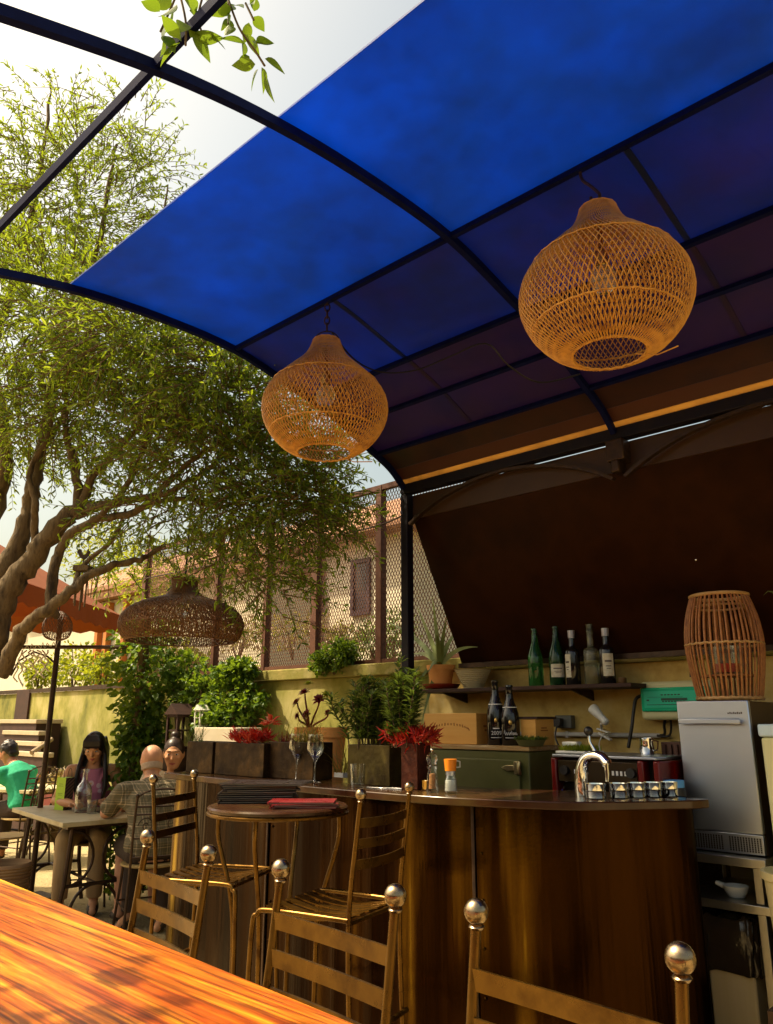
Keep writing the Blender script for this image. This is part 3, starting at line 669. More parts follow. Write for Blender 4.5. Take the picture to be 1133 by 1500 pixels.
planter('short stone planter with sparse dry stems at the left end of the bar', 271, 309, 2.56, .13, .165, slate)
planter('dark stone planter holding red succulents behind the black menus', 313, 385, 2.56, .13, .165, slate)
planter('dark stone planter with trailing grass behind the wine glasses', 391, 458, 2.60, .13, .175, slate)
planter('olive brown stone planter with an upright leafy bush right of the tumbler', 509, 571, 2.60, .13, .172, slate2)
planter('red brown stone planter with red spiky succulents beside the pepper mill', 588, 612, 2.56, .09, .185, slate3)
def spiky(name, label, cat, c, stems, h, lf, l, w, lm, group=None, lean=.25, sp=.06, extra=None, n=14):
    t = thing(name, label, cat, c, group); c = V(c); q, tw = MB(), MB()
    for i in range(stems):
        b0 = c + V((rnd(-sp, sp), rnd(-sp * .7, sp * .7), 0)); tp = b0 + V((rnd(-lean, lean), rnd(-lean, lean) * .7, h * rnd(.6, 1)))
        P = bez(b0, b0 + V((0, 0, h * .3)), tp - V((0, 0, h * .25)), tp, n); tw.tube(P, .003, 5)
        for k, p in enumerate(P[2:]):
            for j in range(lf):
                a = rnd(0, 2 * PI); d = V((math.cos(a), math.sin(a), rnd(.1, .9))); q.leaf(p, d, V((0, 0, 1)), l * rnd(.7, 1.15), w * rnd(.8, 1.1), .2)
    tw.build('stems', bark if lm is not leaf_red else leaf_dkred, t); q.build('leaves', lm, t, smooth=False); return t
PB = CZ + .155
spiky('leafy_bush', 'tall upright green bush growing in the olive brown planter', 'plant', (PY(543, 1100, 2.66).x, 2.66, PB), 26, .33, 6, .055, .013, leaf_spike, lean=.13, sp=.09)
spiky('leafy_bush', 'green bush with long leaves behind the post in the red brown planter', 'plant', (PY(600, 1100, 2.62).x, 2.60, PB + .01), 14, .36, 6, .06, .014, leaf_spike, lean=.08, sp=.06)
spiky('lime_bush', 'lime green sprig rising behind the tall bush on the bar', 'plant', (PY(562, 1100, 2.80).x, 2.80, CZ), 11, .52, 6, .045, .016, leaf_lime, lean=.09, sp=.04, n=11)
def redsucc(c, n, s, label):
    t = thing('red_succulent', label, 'plant', c, 'red succulents in the planters'); q = MB(); c = V(c)
    for i in range(n):
        b0 = c + V((rnd(-1, 1) * s, rnd(-.8, .8) * s * .6, rnd(-.02, .02))); d0 = V((rnd(-1, 1), rnd(-1, 1), rnd(.05, 1.1)))
        for j in range(7): q.leaf(b0 + rv() * .012, d0 + rv() * .6, rv(), rnd(.03, .07), rnd(.006, .009), .3)
    q.build('leaves', leaf_red, t, smooth=False)
redsucc((PY(597, 1085, 2.58).x, 2.60, CZ + .205), 95, .10, 'red spiky succulent spilling over the red brown planter')
redsucc((PY(365, 1080, 2.62).x, 2.62, CZ + .185), 70, .11, 'red spiky succulent with a pale head in the planter behind the menus')
q = MB()
for i in range(26):
    d = rv(); d.z = abs(d.z); q.leaf(PY(396, 1062, 2.64) + d * .02, d, V((0, 0, 1)), .05, .022, .2)
tag(q.build('flower_head', leafmat('flower_heads', [(.6, .02, .015), (.65, .10, .05), (.6, .35, .2)], .3, (.7, .1, .05)), smooth=False), 'pink and red flower head above the planter behind the menus', 'flower'); q = MB()
for i in range(18):
    d = rv(); d.z = abs(d.z) * .5; q.leaf(PY(583, 1014, 2.74) + d * .008, d, V((0, 0, 1)), .04, .022, .2)
tag(q.build('flower_head', MATS['flower_heads'], smooth=False), 'flat red flower head at the top of the tall bush on the bar', 'flower')
def grass(name, label, c, n, l, sp, lm, droop=.7, up=.7, grp=None):
    q = MB(); c = V(c)
    for i in range(n):
        b0 = c + V((rnd(-sp, sp), rnd(-sp, sp) * .6, 0)); a = rnd(0, 2 * PI); L_ = l * rnd(.5, 1.1); d = V((math.cos(a) * rnd(.1, .8), math.sin(a) * rnd(.1, .8), up)).normalized()
        P = [b0]; 
        for k in range(5): P.append(P[-1] + d * L_ / 5); d = (d + V((0, 0, -droop / 5))).normalized()
        sd = d.cross(V((0, 0, 1))).normalized() * .0022
        vs_ = []; 
        for k, p in enumerate(P): vs_ += [p - sd * (1 - k / 6), p + sd * (1 - k / 6)]
        q.add(vs_, [(2 * k, 2 * k + 1, 2 * k + 3, 2 * k + 2) for k in range(5)])
    return tag(q.build(name, lm, smooth=False), label, 'plant', grp)
grass('dry_grass', 'tuft of dry yellow grass trailing from the planter behind the wine glasses', (PY(452, 1090, 2.66).x, 2.66, CZ + .165), 120, .17, .06, leaf_dry, 1.4)
grass('dark_grass', 'dark low grass in the planter left of the dry tuft', (PY(420, 1090, 2.67).x, 2.67, CZ + .165), 70, .08, .05, leaf_dkred, .5)
grass('dry_grass', 'sparse dry stems in the short planter at the bar end', (PY(290, 1090, 2.63).x, 2.62, CZ + .155), 40, .14, .06, leaf_spike, .5)
grass('wild_grass', 'thin green grass rising behind the red succulent planter', (PY(410, 1090, 2.82).x, 2.82, CZ), 60, .42, .08, leaf_lime, .6, 1.1)
grass('dry_grass', 'dry orange grass between the two groups of planters', (PY(505, 1090, 2.78).x, 2.78, CZ + .03), 60, .22, .06, leaf_dry, .9)

# terracotta pots on the back ledge and the aeonium
led = thing('back_ledge', 'low dark ledge behind the planters carrying terracotta pots', 'ledge', (-3.2, 3.4, 0))
MB().bb(-4.0, -2.82, 3.12, 3.5, 1.035, 1.075).build('top', topm, led, bevel=.004); MB().bb(-3.95, -2.86, 3.16, 3.48, 0, 1.034).build('cupboard', iron, led)
def pot(label, c, r, h, saucer=False, mm=None):
    t = thing('terracotta_pot', label, 'plant pot', c, 'terracotta pots'); c = V(c); b = .012 if saucer else 0
    MB().lathe([(r * .66, b), (r * .93, b + h * .8), (r * 1.06, b + h * .8), (r * 1.08, b + h), (r * .95, b + h), (r * .9, b + h * .85), (.001, b + h * .84)], c, 28).build('pot', mm or terra, t)
    if saucer: MB().lathe([(r * .7, 0), (r * 1.1, .004), (r * 1.2, .03), (r * 1.12, .03), (r * 1.0, .012), (.001, .0119)], c, 28).build('saucer', mat('red_saucer', (.32, .035, .015), rough=.35), t)
    return t
cp1 = PY(487, 1138, 3.3); cp1.z = 1.077; pot('tall orange terracotta pot standing behind the wine glasses', cp1, .082, .28)
cp2 = PY(452, 1138, 3.32); cp2.z = 1.077; pot('terracotta pot holding the dark red rosette plant', cp2, .088, .28)
ae = thing('aeonium', 'branching succulent with dark red rosettes in the terracotta pot', 'plant', cp2 + V((0, 0, .24)))
q, tw = MB(), MB(); b0 = cp2 + V((0, 0, .23))
def rosette(p, ax, s, dst, n=30):
    ax = V(ax).normalized()
    for i in range(n):
        k = i / n; a = i * 2.4; nn, bb = frame(ax); d = (nn * math.cos(a) + bb * math.sin(a)) * (1.1 - k * .8) + ax * (.15 + k)
        dst.leaf(p, d, ax, s * (1 - .45 * k), s * .36, .15)
for x, y, s, ax in [(447, 1016, .052, (0, -.5, 1)), (436, 1030, .05, (-.5, -.6, .6)), (468, 1026, .052, (.4, -.6, .6)), (437, 1049, .036, (-.3, -.8, .3)), (450, 1047, .04, (.1, -.8, .3)), (481, 1045, .03, (.4, -.6, .5))]:
    p = PY(x, y, 3.26); tw.tube(bez(b0, b0 + V((0, 0, .1)), p - V((0, 0, .06)), p, 8), [.008 - .0004 * i for i in range(9)], 6); q = MB(); rosette(p, ax, s, q); q.build('rosette', leaf_dkred, ae, smooth=False)
tw.build('stems', leaf_dkred, ae)
for a_, b_, c_, d_ in ((PY(452, 1003, 3.27), (0, -.2, 1), .045, 22), (PY(478, 1019, 3.27), (.5, -.4, .6), .04, 18), (PY(487, 1040, 3.25), (.5, -.4, .6), .03, 14)):
    q = MB(); rosette(a_, b_, c_, q, d_); tag(q.build('rosette', leaf_lime, ae, smooth=False), 'lime green young rosette')
wd_ = PY(503, 1134, 3.3); q = MB().bb(wd_.x - .05, wd_.x + .03, 3.27, 3.33, 1.0765, 1.105)
tag(q.build('paper_box', white, smooth=False, bevel=.002), 'small white paper box on the ledge beside the tall terracotta pot', 'box')

# ------------------------------------------------------------------ table ware on the bar
def wineglass(label, c):
    t = thing('wine_glass', label, 'glass', c, 'stemmed wine glasses on the bar')
    pr = [(.033, .0), (.034, .002), (.008, .006), (.0035, .012), (.0035, .085), (.012, .10), (.036, .135), (.041, .150), (.034, .215), (.0325, .215), (.0395, .150), (.034, .136), (.010, .103), (.001, .1)]
    MB().lathe(pr, c, 28).build('bowl', glass, t); MB().lathe([(.001, .104), (.010, .1045), (.022, .119), (.001, .1191)], c, 20).build('drink', mat('pale_blue_water', (.35, .45, .95), rough=.02, trans=.8), t)
g1 = PZ(434, 1143, CZ); wineglass('left one of the two empty stemmed glasses standing before the grassy planter', g1 + V((0, -.0, .001)))
g2 = PZ(461, 1147, CZ); wineglass('right one of the two empty stemmed glasses standing before the grassy planter', g2 + V((0, 0, .001)))
tc = PZ(524, 1153, CZ) + V((0, 0, .001)); tb = thing('tumbler', 'clear water tumbler half full on the bar before the olive brown planter', 'glass', tc)
MB().lathe([(.030, 0), (.036, .095), (.0345, .095), (.029, .012), (.001, .011)], tc, 24).build('glass', glass, tb); MB().lathe([(.0005, .0115), (.0285, .0118), (.031, .042), (.0005, .0421)], tc, 24).build('water', glass, tb)
k = PZ(553, 1155, CZ); q = MB(); q.box((k.x, k.y, CZ + .003), (.11, .014, .003), rz=.1); q.box((k.x + .09, k.y + .01, CZ + .004), (.08, .01, .006), rz=.1); tag(q.build('table_knife', chrome, bevel=.001), 'bright table knife lying on the bar beside the tumbler', 'knife')
pm = PZ(634, 1161, CZ) + V((0, 0, .001)); t = thing('pepper_mill', 'clear acrylic pepper mill with knobbed top on the bar', 'pepper mill', pm)
MB().lathe([(.026, 0), (.027, .01), (.022, .03), (.024, .05), (.018, .085), (.022, .092), (.024, .098), (.018, .104), (.02, .112), (.025, .124), (.023, .142), (.012, .152), (.004, .156)], pm, 24).build('body', glass, t)
MB().lathe([(.001, .012), (.015, .013), (.012, .07), (.001, .071)], pm, 12).build('peppercorns', mat('peppercorns', (.06, .03, .02), (.5, .25, .08), rough=.8, scale=180, detail=1, c3=(.3, .06, .03)), t); MB().ball(pm + V((0, 0, .162)), .007).build('knob', chrome, t)
ot = mat('orange_lid', (.85, .25, .012), rough=.4); sg = PZ(661, 1162, CZ) + V((0, 0, .001)); t = thing('salt_grinder', 'glass salt grinder with an orange cup shaped lid', 'salt grinder', sg)
MB().lathe([(.026, 0), (.028, .006), (.024, .05), (.019, .066), (.018, .066), (.022, .05), (.025, .008), (.001, .006)], sg, 24).build('jar', glass, t)
MB().lathe([(.001, .0075), (.0245, .008), (.0222, .047), (.001, .0475)], sg, 20).build('salt', white, t); MB().lathe([(.0195, .066), (.0195, .082), (.001, .083)], sg, 20).build('collar', steel, t)
MB().lathe([(.022, .083), (.026, .128), (.024, .128), (.001, .126)], sg, 20).build('lid', ot, t); h0 = sg + V((0, 0, .108))
MB().tube([h0 + RT * .024 + V((0, 0, .014)), h0 + RT * .038 + V((0, 0, .01)), h0 + RT * .038 + V((0, 0, -.01)), h0 + RT * .024 + V((0, 0, -.012))], .0035, 6).build('handle', steel, t)
am = PZ(622, 1158, CZ); tag(MB().bb(am.x - .014, am.x + .014, am.y, am.y + .028, CZ + .001, CZ + .04).build('candle_holder', mat('amber_glass', (.9, .45, .06), rough=.15, trans=.5), bevel=.004), 'little amber glass candle block behind the pepper mill', 'candle')
# stacked steel dishes
for i, (x, w) in enumerate([(870, .036), (904, .035), (930, .034), (954, .034), (978, .033)]):
    c = PZ(x, 1170.5 - i * .8, CZ) + V((0, 0.02, .001))
    lab = ['stack of two steel dishes nearest the beer tap', 'second stack of steel dishes counting from the beer tap', 'middle one of the five stacks of steel dishes', 'fourth stack of steel dishes from the beer tap', 'stack of two steel dishes at the end by the ice machine'][i]
    t = thing('steel_dish_stack', lab, 'dishes', c, 'stacked steel dishes on the bar end')
    for k in (0, 1): MB().lathe([(w * .9, k * .026), (w * .97, k * .026 + .002), (w, k * .026 + .022), (w * 1.04, k * .026 + .0255), (w * .98, k * .026 + .0255), (w * .9, k * .026 + .006), (.001, k * .026 + .005)], c, 28).build('dish', chrome, t)
# beer tap
t = thing('beer_tap', 'chrome swan neck beer tap with black ball handle', 'beer tap', PZ(855, 1168, CZ)); b0 = V((t.location.x, t.location.y + .03, CZ))
P = bez(b0 + V((-.02, 0, .0)), b0 + V((-.03, 0, .12)), b0 + V((.0, -.0, .17)), b0 + V((.085, -.02, .145)), 14)
MB().tube([b0 + V((-.02, 0, -.01))] + P + [P[-1] + V((.02, -.005, -.02))], [.026] * 2 + [.026 - .0006 * i for i in range(14)] + [.02], 16).build('neck', chrome, t)
MB().tube([P[-1] + V((.012, 0, .0)), P[-1] + V((.014, 0, -.06)), P[-1] + V((.014, -.005, -.085))], [.009, .008, .006], 10).build('spout', chrome, t)
MB().tube([P[-3] + V((0, 0, .015)), P[-3] + V((-.02, 0, .05)), P[-3] + V((-.022, 0, .075))], [.009, .006, .005], 10).build('lever', chrome, t); MB().ball(P[-3] + V((-.022, 0, .088)), .018, 14, 10).build('handle', black, t)
# ------------------------------------------------------------------ back bar
bc = thing('back_counter', 'dark back counter under the green cabinet and espresso machine', 'counter', (-2.1, 3.5, 0))
MB().bb(-2.80, -1.42, 3.08, 3.86, .87, .91).build('top', topm, bc, bevel=.004); MB().bb(-2.78, -1.44, 3.14, 3.84, 0, .869).build('cupboard', iron, bc)
green = mat('old_green_paint', (.085, .085, .018), (.11, .105, .025), rough=.5, scale=5, c3=(.07, .065, .012), rvar=.1)
cab = thing('green_cabinet', 'olive green painted icebox cabinet with latch and worn wooden top behind the bar', 'cabinet', (-2.42, 3.4, .912))
X0, X1, Y0 = -2.754, -2.10, 3.25
MB().bb(X0, X1, Y0, 3.52, .912, 1.255).build('body', green, cab, bevel=.006)
MB().bb(X0 - .008, X1 + .008, Y0 - .01, 3.53, 1.257, 1.279).build('worn_top', mat('worn_wood_top', (.50, .34, .13), (.36, .2, .07), rough=.7, scale=6, stretch=(1, 5, 5), c3=(.58, .45, .25)), cab, bevel=.003)
dx0, dx1 = PY(700, 1130, Y0).x, PY(764, 1130, Y0).x; dz1 = PY(730, 1112, Y0).z
dr = MB().bb(dx0 - .12, dx1, Y0 - .018, Y0 - .001, .95, dz1).build('door', green, cab, bevel=.005)
lc = PY(752, 1125, Y0 - .02); q = MB()
q.prism([lc + V((-.062, 0, .0)), lc + V((-.03, 0, -.016)), lc + V((.012, 0, -.012)), lc + V((.012, 0, .012)), lc + V((-.03, 0, .012))], (0, -.012, 0)); q.box(lc + V((.022, -.006, 0)), (.02, .014, .06)); q.tube([lc + V((.04, -.004, -.03)), lc + V((.04, -.012, 0)), lc + V((.04, -.004, .03))], .008, 8)
q.build('latch', mat('old_brass_latch', (.48, .38, .2), (.6, .5, .3), rough=.3, metal=1, scale=40), dr, bevel=.002)
pt = PY(690, 1123, Y0); q = MB()
for i, (dx, hh) in enumerate([(-.022, .022), (-.012, .04), (0, .055), (.01, .03), (.018, .02)]): q.bb(pt.x + dx - .006, pt.x + dx + .006, Y0 - .0024, Y0 - .0005, pt.z + .02 - hh, pt.z + .022)
q.build('chipped_paint', mat('chip_orange', (.62, .30, .05), rough=.7), cab, smooth=False)
TZ = 1.2795
inkm = mat('brown_print', (.30, .10, .015), rough=.7)
def winebox(label, x0, x1, y0, d, h, dark=None):
    t = thing('wine_crate', label, 'wooden box', ((x0 + x1) / 2, y0 + d / 2, TZ), 'wooden wine boxes on the green cabinet')
    MB().bb(x0, x1, y0, y0 + d, TZ, TZ + h).build('box', wood_lt, t, bevel=.003)
    if dark: MB().bb(x0 - .006, x1 + .012, y0 - .006, y0 + d + .006, TZ + h + .0005, TZ + h + .012).build('lid', dk, t)
    return t
Yb = 3.30; xa, xb = PY(622, 1086, Yb).x, PY(699, 1086, Yb).x
t = winebox('longer pale pine wine box with an arched brown print left of the champagne bottles', xa, xb, Yb, .19, .155)
q = MB(); cx_ = (xa + xb) / 2
for i in range(16):
    a = PI * (.15 + .7 * i / 15); p = V((cx_ - .14 * math.cos(a), Yb - .0006, TZ + .055 + .045 * math.sin(a)))
    q.box(p, (.006, .001, .011 if i % 3 else .015), M=Matrix.Rotation(-(a - PI / 2) * .5, 3, 'Y'))
q.build('printed_arch', inkm, t, smooth=False)
q = MB(); q.bb(xb + .0002, xb + .0012, Yb + .06, Yb + .11, TZ + .085, TZ + .095); q.bb(xb + .0002, xb + .0012, Yb + .07, Yb + .10, TZ + .065, TZ + .075); q.build('side_print', inkm, t, smooth=False)
Yc = 3.35; xa, xb = PY(764, 1086, Yc).x, PY(786, 1086, Yc).x
t = winebox('short pine wine box with a dark lid right of the champagne bottles', xa, xb, Yc, .17, .125, True)
q = MB(); q.bb(xb + .0002, xb + .0012, Yc + .05, Yc + .10, TZ + .08, TZ + .086); q.bb(xb + .0002, xb + .0012, Yc + .045, Yc + .11, TZ + .068, TZ + .074); q.build('side_print', inkm, t, smooth=False)
bl_green = mat('green_bottle_glass', (.05, .28, .06), rough=.04, trans=.75, ior=1.5); bl_dark = mat('black_bottle_glass', (.012, .009, .008), rough=.06, spec=.7); bl_clear = mat('faint_yellow_glass', (.85, .85, .55), rough=.03, trans=.9)
label_m = mat('paper_label', (.66, .62, .50), (.58, .52, .38), rough=.7, scale=60, lo=.45, hi=.6); foil = mat('foil_cap', (.42, .40, .45), rough=.3, metal=.6); gold = mat('gold_mark', (.85, .55, .15), rough=.3, metal=.6); print_w = mat('silver_print', (.75, .72, .70), rough=.4); print_d = mat('dark_print', (.07, .05, .05), rough=.6)
def bottle(label, c, r, h, body, neck=.72, shoulder=.12, cap=None, lab=None, grp=None, champ=False):
    c = V(c); t = thing('wine_bottle', label, 'bottle', c, grp); hs_ = h * (1 - neck) if False else h * .60
    if champ: pr = [(r * .9, 0), (r, .006), (r, h * .42), (r * .93, h * .52), (r * .7, h * .64), (r * .46, h * .74), (r * .38, h * .84), (r * .36, h * .96), (r * .42, h * .97), (r * .40, h), (.001, h)]
    elif shoulder > .2: pr = [(r * .9, 0), (r, .006), (r, h * .60), (r * .9, h * .645), (r * .5, h * .675), (r * .4, h * .72), (r * .4, h * .95), (r * .46, h * .955), (r * .45, h), (.001, h)]
    else: pr = [(r * .9, 0), (r, .006), (r, h * .46), (r * .94, h * .54), (r * .62, h * .68), (r * .42, h * .77), (r * .37, h * .9), (r * .36, h * .955), (r * .43, h * .96), (r * .42, h), (.001, h)]
    MB().lathe(pr, c, 28).build('glass', body, t, ang=50)
    fc = math.atan2(-c.y, -c.x)
    def arc(z0, z1, a0, a1, rr, mm, nm, k=10):
        q = MB(); vs_ = []
        for i in range(k + 1):
            a = a0 + (a1 - a0) * i / k; vs_ += [c + V((rr * math.cos(a), rr * math.sin(a), z0)), c + V((rr * math.cos(a), rr * math.sin(a), z1))]
        q.add(vs_, [(2 * i, 2 * i + 2, 2 * i + 3, 2 * i + 1) for i in range(k)]); return q.build(nm, mm, t)
    if lab:
        z0, z1, da, dd = lab; arc(h * z0, h * z1, fc + dd - da, fc + dd + da, r * 1.015, label_m, 'label')
        for j, (f0, f1) in enumerate([(.62, .7), (.42, .46), (.32, .35)]):
            zz0, zz1 = h * (z0 + (z1 - z0) * f0), h * (z0 + (z1 - z0) * f1); arc(zz0, zz1, fc + dd - da * (.6 - .12 * j), fc + dd + da * (.6 - .12 * j), r * 1.022, print_d, 'label_print', 5)
    if cap: MB().lathe([(r * .48, h * .86), (r * .50, h * .955), (r * .50, h * 1.003), (.001, h * 1.004)], c, 20).build('cap', cap, t)
    return t, c, fc, arc
G1 = 'wine bottles lined up on the wall shelf'
SZ = 1.578
bottle('plain dark green wine bottle without a label, first on the shelf', (-2.36, 3.76, SZ), .042, .318, bl_green, grp=G1)
bottle('dark green wine bottle with a wide white label, second on the shelf', (-2.225, 3.76, SZ), .042, .320, mat('dark_green_bottle', (.014, .06, .018), rough=.05, trans=.3), lab=(.14, .36, .95, .1), grp=G1)
bottle('slim black bottle with a label turned to the left and lilac cap', (-2.122, 3.75, SZ), .0385, .288, bl_dark, shoulder=.3, cap=foil, lab=(.14, .56, .55, -.85), grp=G1)
t, c, fc, arc = bottle('clear pale glass bottle with a glass stopper on the shelf', (-2.017, 3.76, SZ), .040, .285, bl_clear, shoulder=.3, grp=G1)
MB().lathe([(.012, .286), (.019, .29), (.019, .315), (.001, .316)], c, 16).build('stopper', bl_clear, t)
bottle('black wine bottle with a tall printed label and lilac cap, last on the shelf', (-1.923, 3.75, SZ), .039, .285, bl_dark, shoulder=.3, cap=foil, lab=(.14, .54, .75, .15), grp=G1)
G2 = 'champagne bottles on the green cabinet'
Yd = 3.33
for i, (px, hh, lab) in enumerate([(728, .315, 'taller black champagne bottle marked 2009 beside the pine box'), (749, .29, 'black champagne bottle with white script lettering beside the succulent tray')]):
    c = PY(px, 1086, Yd); c = V((c.x, Yd + .03 * 0, TZ)); t, c, fc, arc = bottle(lab, c, .047, hh, bl_dark, champ=True, grp=G2)
    nv = V((math.cos(fc), math.sin(fc), 0)); side = V((-nv.y, nv.x, 0)); 
    arc(hh * .62, hh * .635, fc - 1.4, fc + 1.4, .0365, print_w, 'neck_ring'); arc(.035, .038, fc - .6, fc + .6, .0478, print_w, 'label_line')
    MB().ball(c + nv * .0465 + V((0, 0, hh * .38)), (.009, .009, .012), 10, 8).build('gold_seal', gold, t)
    Mx = Matrix(((side.x, 0, nv.x, 0), (side.y, 0, nv.y, 0), (0, 1, 0, 0), (0, 0, 0, 1))); Mx = Matrix.Translation(c + nv * .0482 + V((0, 0, .05))) @ Mx
    if i == 0:
        text('year_print', '2009', .026, Mx, print_w, t); arc(.078, .083, fc - .35, fc + .35, .0479, print_w, 'label_line')
    else:
        P = [c + nv * .0486 + side * (-.032 + .064 * j / 40) + V((0, 0, .056 + .007 * math.sin(j * 1.1) + (.012 if j in (2, 3, 22, 23) else 0))) for j in range(41)]
        MB().tube(P, .0011, 4).build('script_print', print_w, t)
tr_ = thing('succulent_tray', 'small tray of green succulents in front of the short pine box', 'plant', PY(778, 1088, 3.29)); tr_.location.z = TZ; c = V(tr_.location)
MB().lathe([(.055, 0), (.072, .03), (.068, .03), (.052, .006), (.001, .006)], c, 20).build('bowl', mat('moss_bowl', (.12, .11, .03), rough=.8), tr_)
q = MB()
for i in range(60):
    p = c + V((rnd(-.06, .06), rnd(-.045, .045), .028)); 
    for j in range(5): d = rv(); d.z = abs(d.z) + .1; q.leaf(p, d, V((0, 0, 1)), rnd(.014, .028), .007, .3)
q.build('leaves', leaf_spike, tr_, smooth=False)

# shelf on the wall with pots
sh = thing('wall_shelf', 'long dark steel shelf fixed on the plaster wall', 'shelf', (-2.43, 3.75, 1.556))
MB().bb(-3.12, -1.745, 3.63, 3.898, 1.557, 1.577).build('board', dk, sh, bevel=.002)
for x in (-2.95, -2.1): MB().prism([(x, 3.64, 1.556), (x, 3.895, 1.556), (x, 3.895, 1.50)], (.012, 0, 0)).build('bracket', iron, sh)
pa = thing('aloe_pot', 'aloe in an orange clay pot with a red saucer at the shelf end', 'potted plant', (-3.02, 3.74, SZ)); c = V(pa.location)
MB().lathe([(.062, .012), (.077, .115), (.086, .115), (.088, .145), (.078, .145), (.074, .12), (.001, .119)], c, 28).build('pot', mat('orange_clay', (.62, .26, .06), (.68, .32, .09), rough=.7, scale=10), pa)
MB().lathe([(.07, 0), (.10, .008), (.118, .032), (.11, .032), (.09, .011), (.001, .011)], c, 28).build('saucer', mat('red_saucer', (.32, .035, .015), rough=.35), pa)
q = MB(); b0 = c + V((0, 0, .13))
for tx, ty, dp in [(634, 875, 0), (612, 890, .05), (655, 905, -.08), (570, 912, .08), (700, 948, -.05), (610, 1005, -.12), (600, 960, .05), (628, 985, -.14), (672, 925, .1), (618, 1060, -.15), (640, 930, -.1)]:
    tp = PY(tx, ty, 3.74 + dp); mid = (b0 + tp) / 2 + V((0, 0, .07 if ty > 900 else .01)); P = bez(b0, b0 + (mid - b0) * .6 + V((0, 0, .03)), mid + (tp - mid) * .3, tp, 9)
    sdv = (tp - b0).cross(V((.3, -1, .2))).normalized(); vs_ = []
    for i, p in enumerate(P):
        wv = .019 * (1 - (i / 9.2) ** 1.3) + .001; nn = sdv.cross((P[min(i + 1, 9)] - P[max(i - 1, 0)])).normalized(); vs_ += [p - sdv * wv + nn * wv * .4, p - nn * wv * .35, p + sdv * wv + nn * wv * .4]
    q.add(vs_, [(3 * i + j, 3 * i + j + 1, 3 * i + j + 4, 3 * i + j + 3) for i in range(9) for j in (0, 1)] + [(3 * i + 2, 3 * i, 3 * i + 3, 3 * i + 5) for i in range(9)])
q.build('blades', leaf_aloe, pa)
bo = thing('ribbed_bowl', 'empty cream ribbed clay bowl on the shelf beside the aloe', 'bowl', (-2.785, 3.75, SZ)); pr = [(.055, 0)]
for i in range(10): pr += [(.058 + .0052 * i + .002, .006 + i * .0105), (.058 + .0052 * i - .0005, .0105 + i * .0105)]
MB().lathe(pr + [(.118, .112), (.108, .112), (.05, .01), (.001, .01)], bo.location, 32).build('bowl', mat('cream_clay', (.50, .42, .24), rough=.8), bo)
cb = PY(910, 1001, 3.7); tag(MB().lathe([(.018, 0), (.02, .004), (.02, .028), (.016, .03), (.001, .03)], (cb.x, 3.72, SZ), 14).build('cork_jar', mat('brown_jar', (.12, .06, .02), rough=.4)), 'tiny brown jar at the right end of the wall shelf', 'jar')
# wire candle holder left of the pine box
wv_ = PY(648, 1068, 3.42); q = MB(); q.tube([wv_ + V((0, 0, -.10)), wv_ + V((0, 0, .07))], .006, 6); q.tube([wv_ + V((-.05 + .05 * math.cos(a) * (1 - i / 40), 0, .01 + .05 * math.sin(a) * (1 - i / 40))) for i, a in enumerate([j * .35 for j in range(30)])], .003, 5)
tag(q.build('scroll_holder', iron), 'black wrought iron scroll holder standing left of the pine box', 'holder')
# wall services
y_w = WY - .001
fb = thing('fuse_box', 'cream fuse box with green translucent door on the plaster wall', 'fuse box', PY(985, 1058, 3.86))
a = PY(940, 1055, 3.80); b_ = PY(1034, 996, 3.80)
creamp = mat('cream_plastic', (.66, .62, .34), rough=.45); greent = mat('green_door', (.015, .50, .26), rough=.12, spec=.7)
MB().bb(a.x, b_.x + .03, 3.80, y_w, a.z, b_.z).build('case', creamp, fb, bevel=.018)
fz = (b_.z - a.z)
dr = MB().bb(a.x + .012, b_.x + .02, 3.786, 3.799, a.z + fz * .22, b_.z - fz * .16).build('door', greent, fb, bevel=.008)
MB().bb(a.x + .03, b_.x - .0, 3.7825, 3.7855, a.z + fz * .31, b_.z - fz * .25).build('inner_panel', mat('pale_green', (.04, .62, .38), rough=.2), dr, bevel=.003)
q = MB(); q.bb(a.x + .12, a.x + .25, 3.7805, 3.782, a.z + fz * .50, a.z + fz * .56)
for i in range(8): q.bb(a.x + .125 + i * .015, a.x + .133 + i * .015, 3.7800, 3.782, a.z + fz * .46, a.z + fz * .49)
q.bb(a.x + .045, a.x + .25, 3.7805, 3.782, a.z + fz * .385, a.z + fz * .40); q.bb(a.x + .045, a.x + .058, 3.7805, 3.782, a.z + fz * .49, a.z + fz * .53); q.bb(a.x + .05, a.x + .23, 3.7805, 3.782, a.z + fz * .585, a.z + fz * .592)
for i in range(6): q.bb(a.x + .12 + i * .017, a.x + .131 + i * .017, 3.7805, 3.782, a.z + fz * .63, a.z + fz * .66)
q.build('breakers', mat('dark_green_marks', (.006, .07, .04), rough=.4), dr, smooth=False)
cz_ = PY(830, 1076, 3.87).z; x0, x1 = PY(684, 1076, 3.87).x, PY(966, 1076, 3.87).x
cd_ = thing('conduit', 'pale grey cable conduit running along the wall below the shelf', 'conduit', ((x0 + x1) / 2, 3.88, cz_))
MB().tube([(x0, 3.882, cz_), (x1, 3.882, cz_)], .012, 12).build('pipe', mat('grey_conduit', (.50, .47, .42), rough=.5), cd_)
MB().tube(spline([(x1, 3.88, cz_), (x1 + .03, 3.87, cz_ + .01), (x1 + .035, 3.86, cz_ + .05), (x1 + .05, 3.85, a.z + .01)], 4), .007, 6).build('cable', black, cd_); MB().tube(spline([(x1 - .01, 3.868, cz_), (x1 + .05, 3.868, cz_ + .0), (x1 + .07, 3.86, cz_ + .04), (x1 + .075, 3.85, a.z + .01)], 4), .006, 6).build('cable', black, cd_)
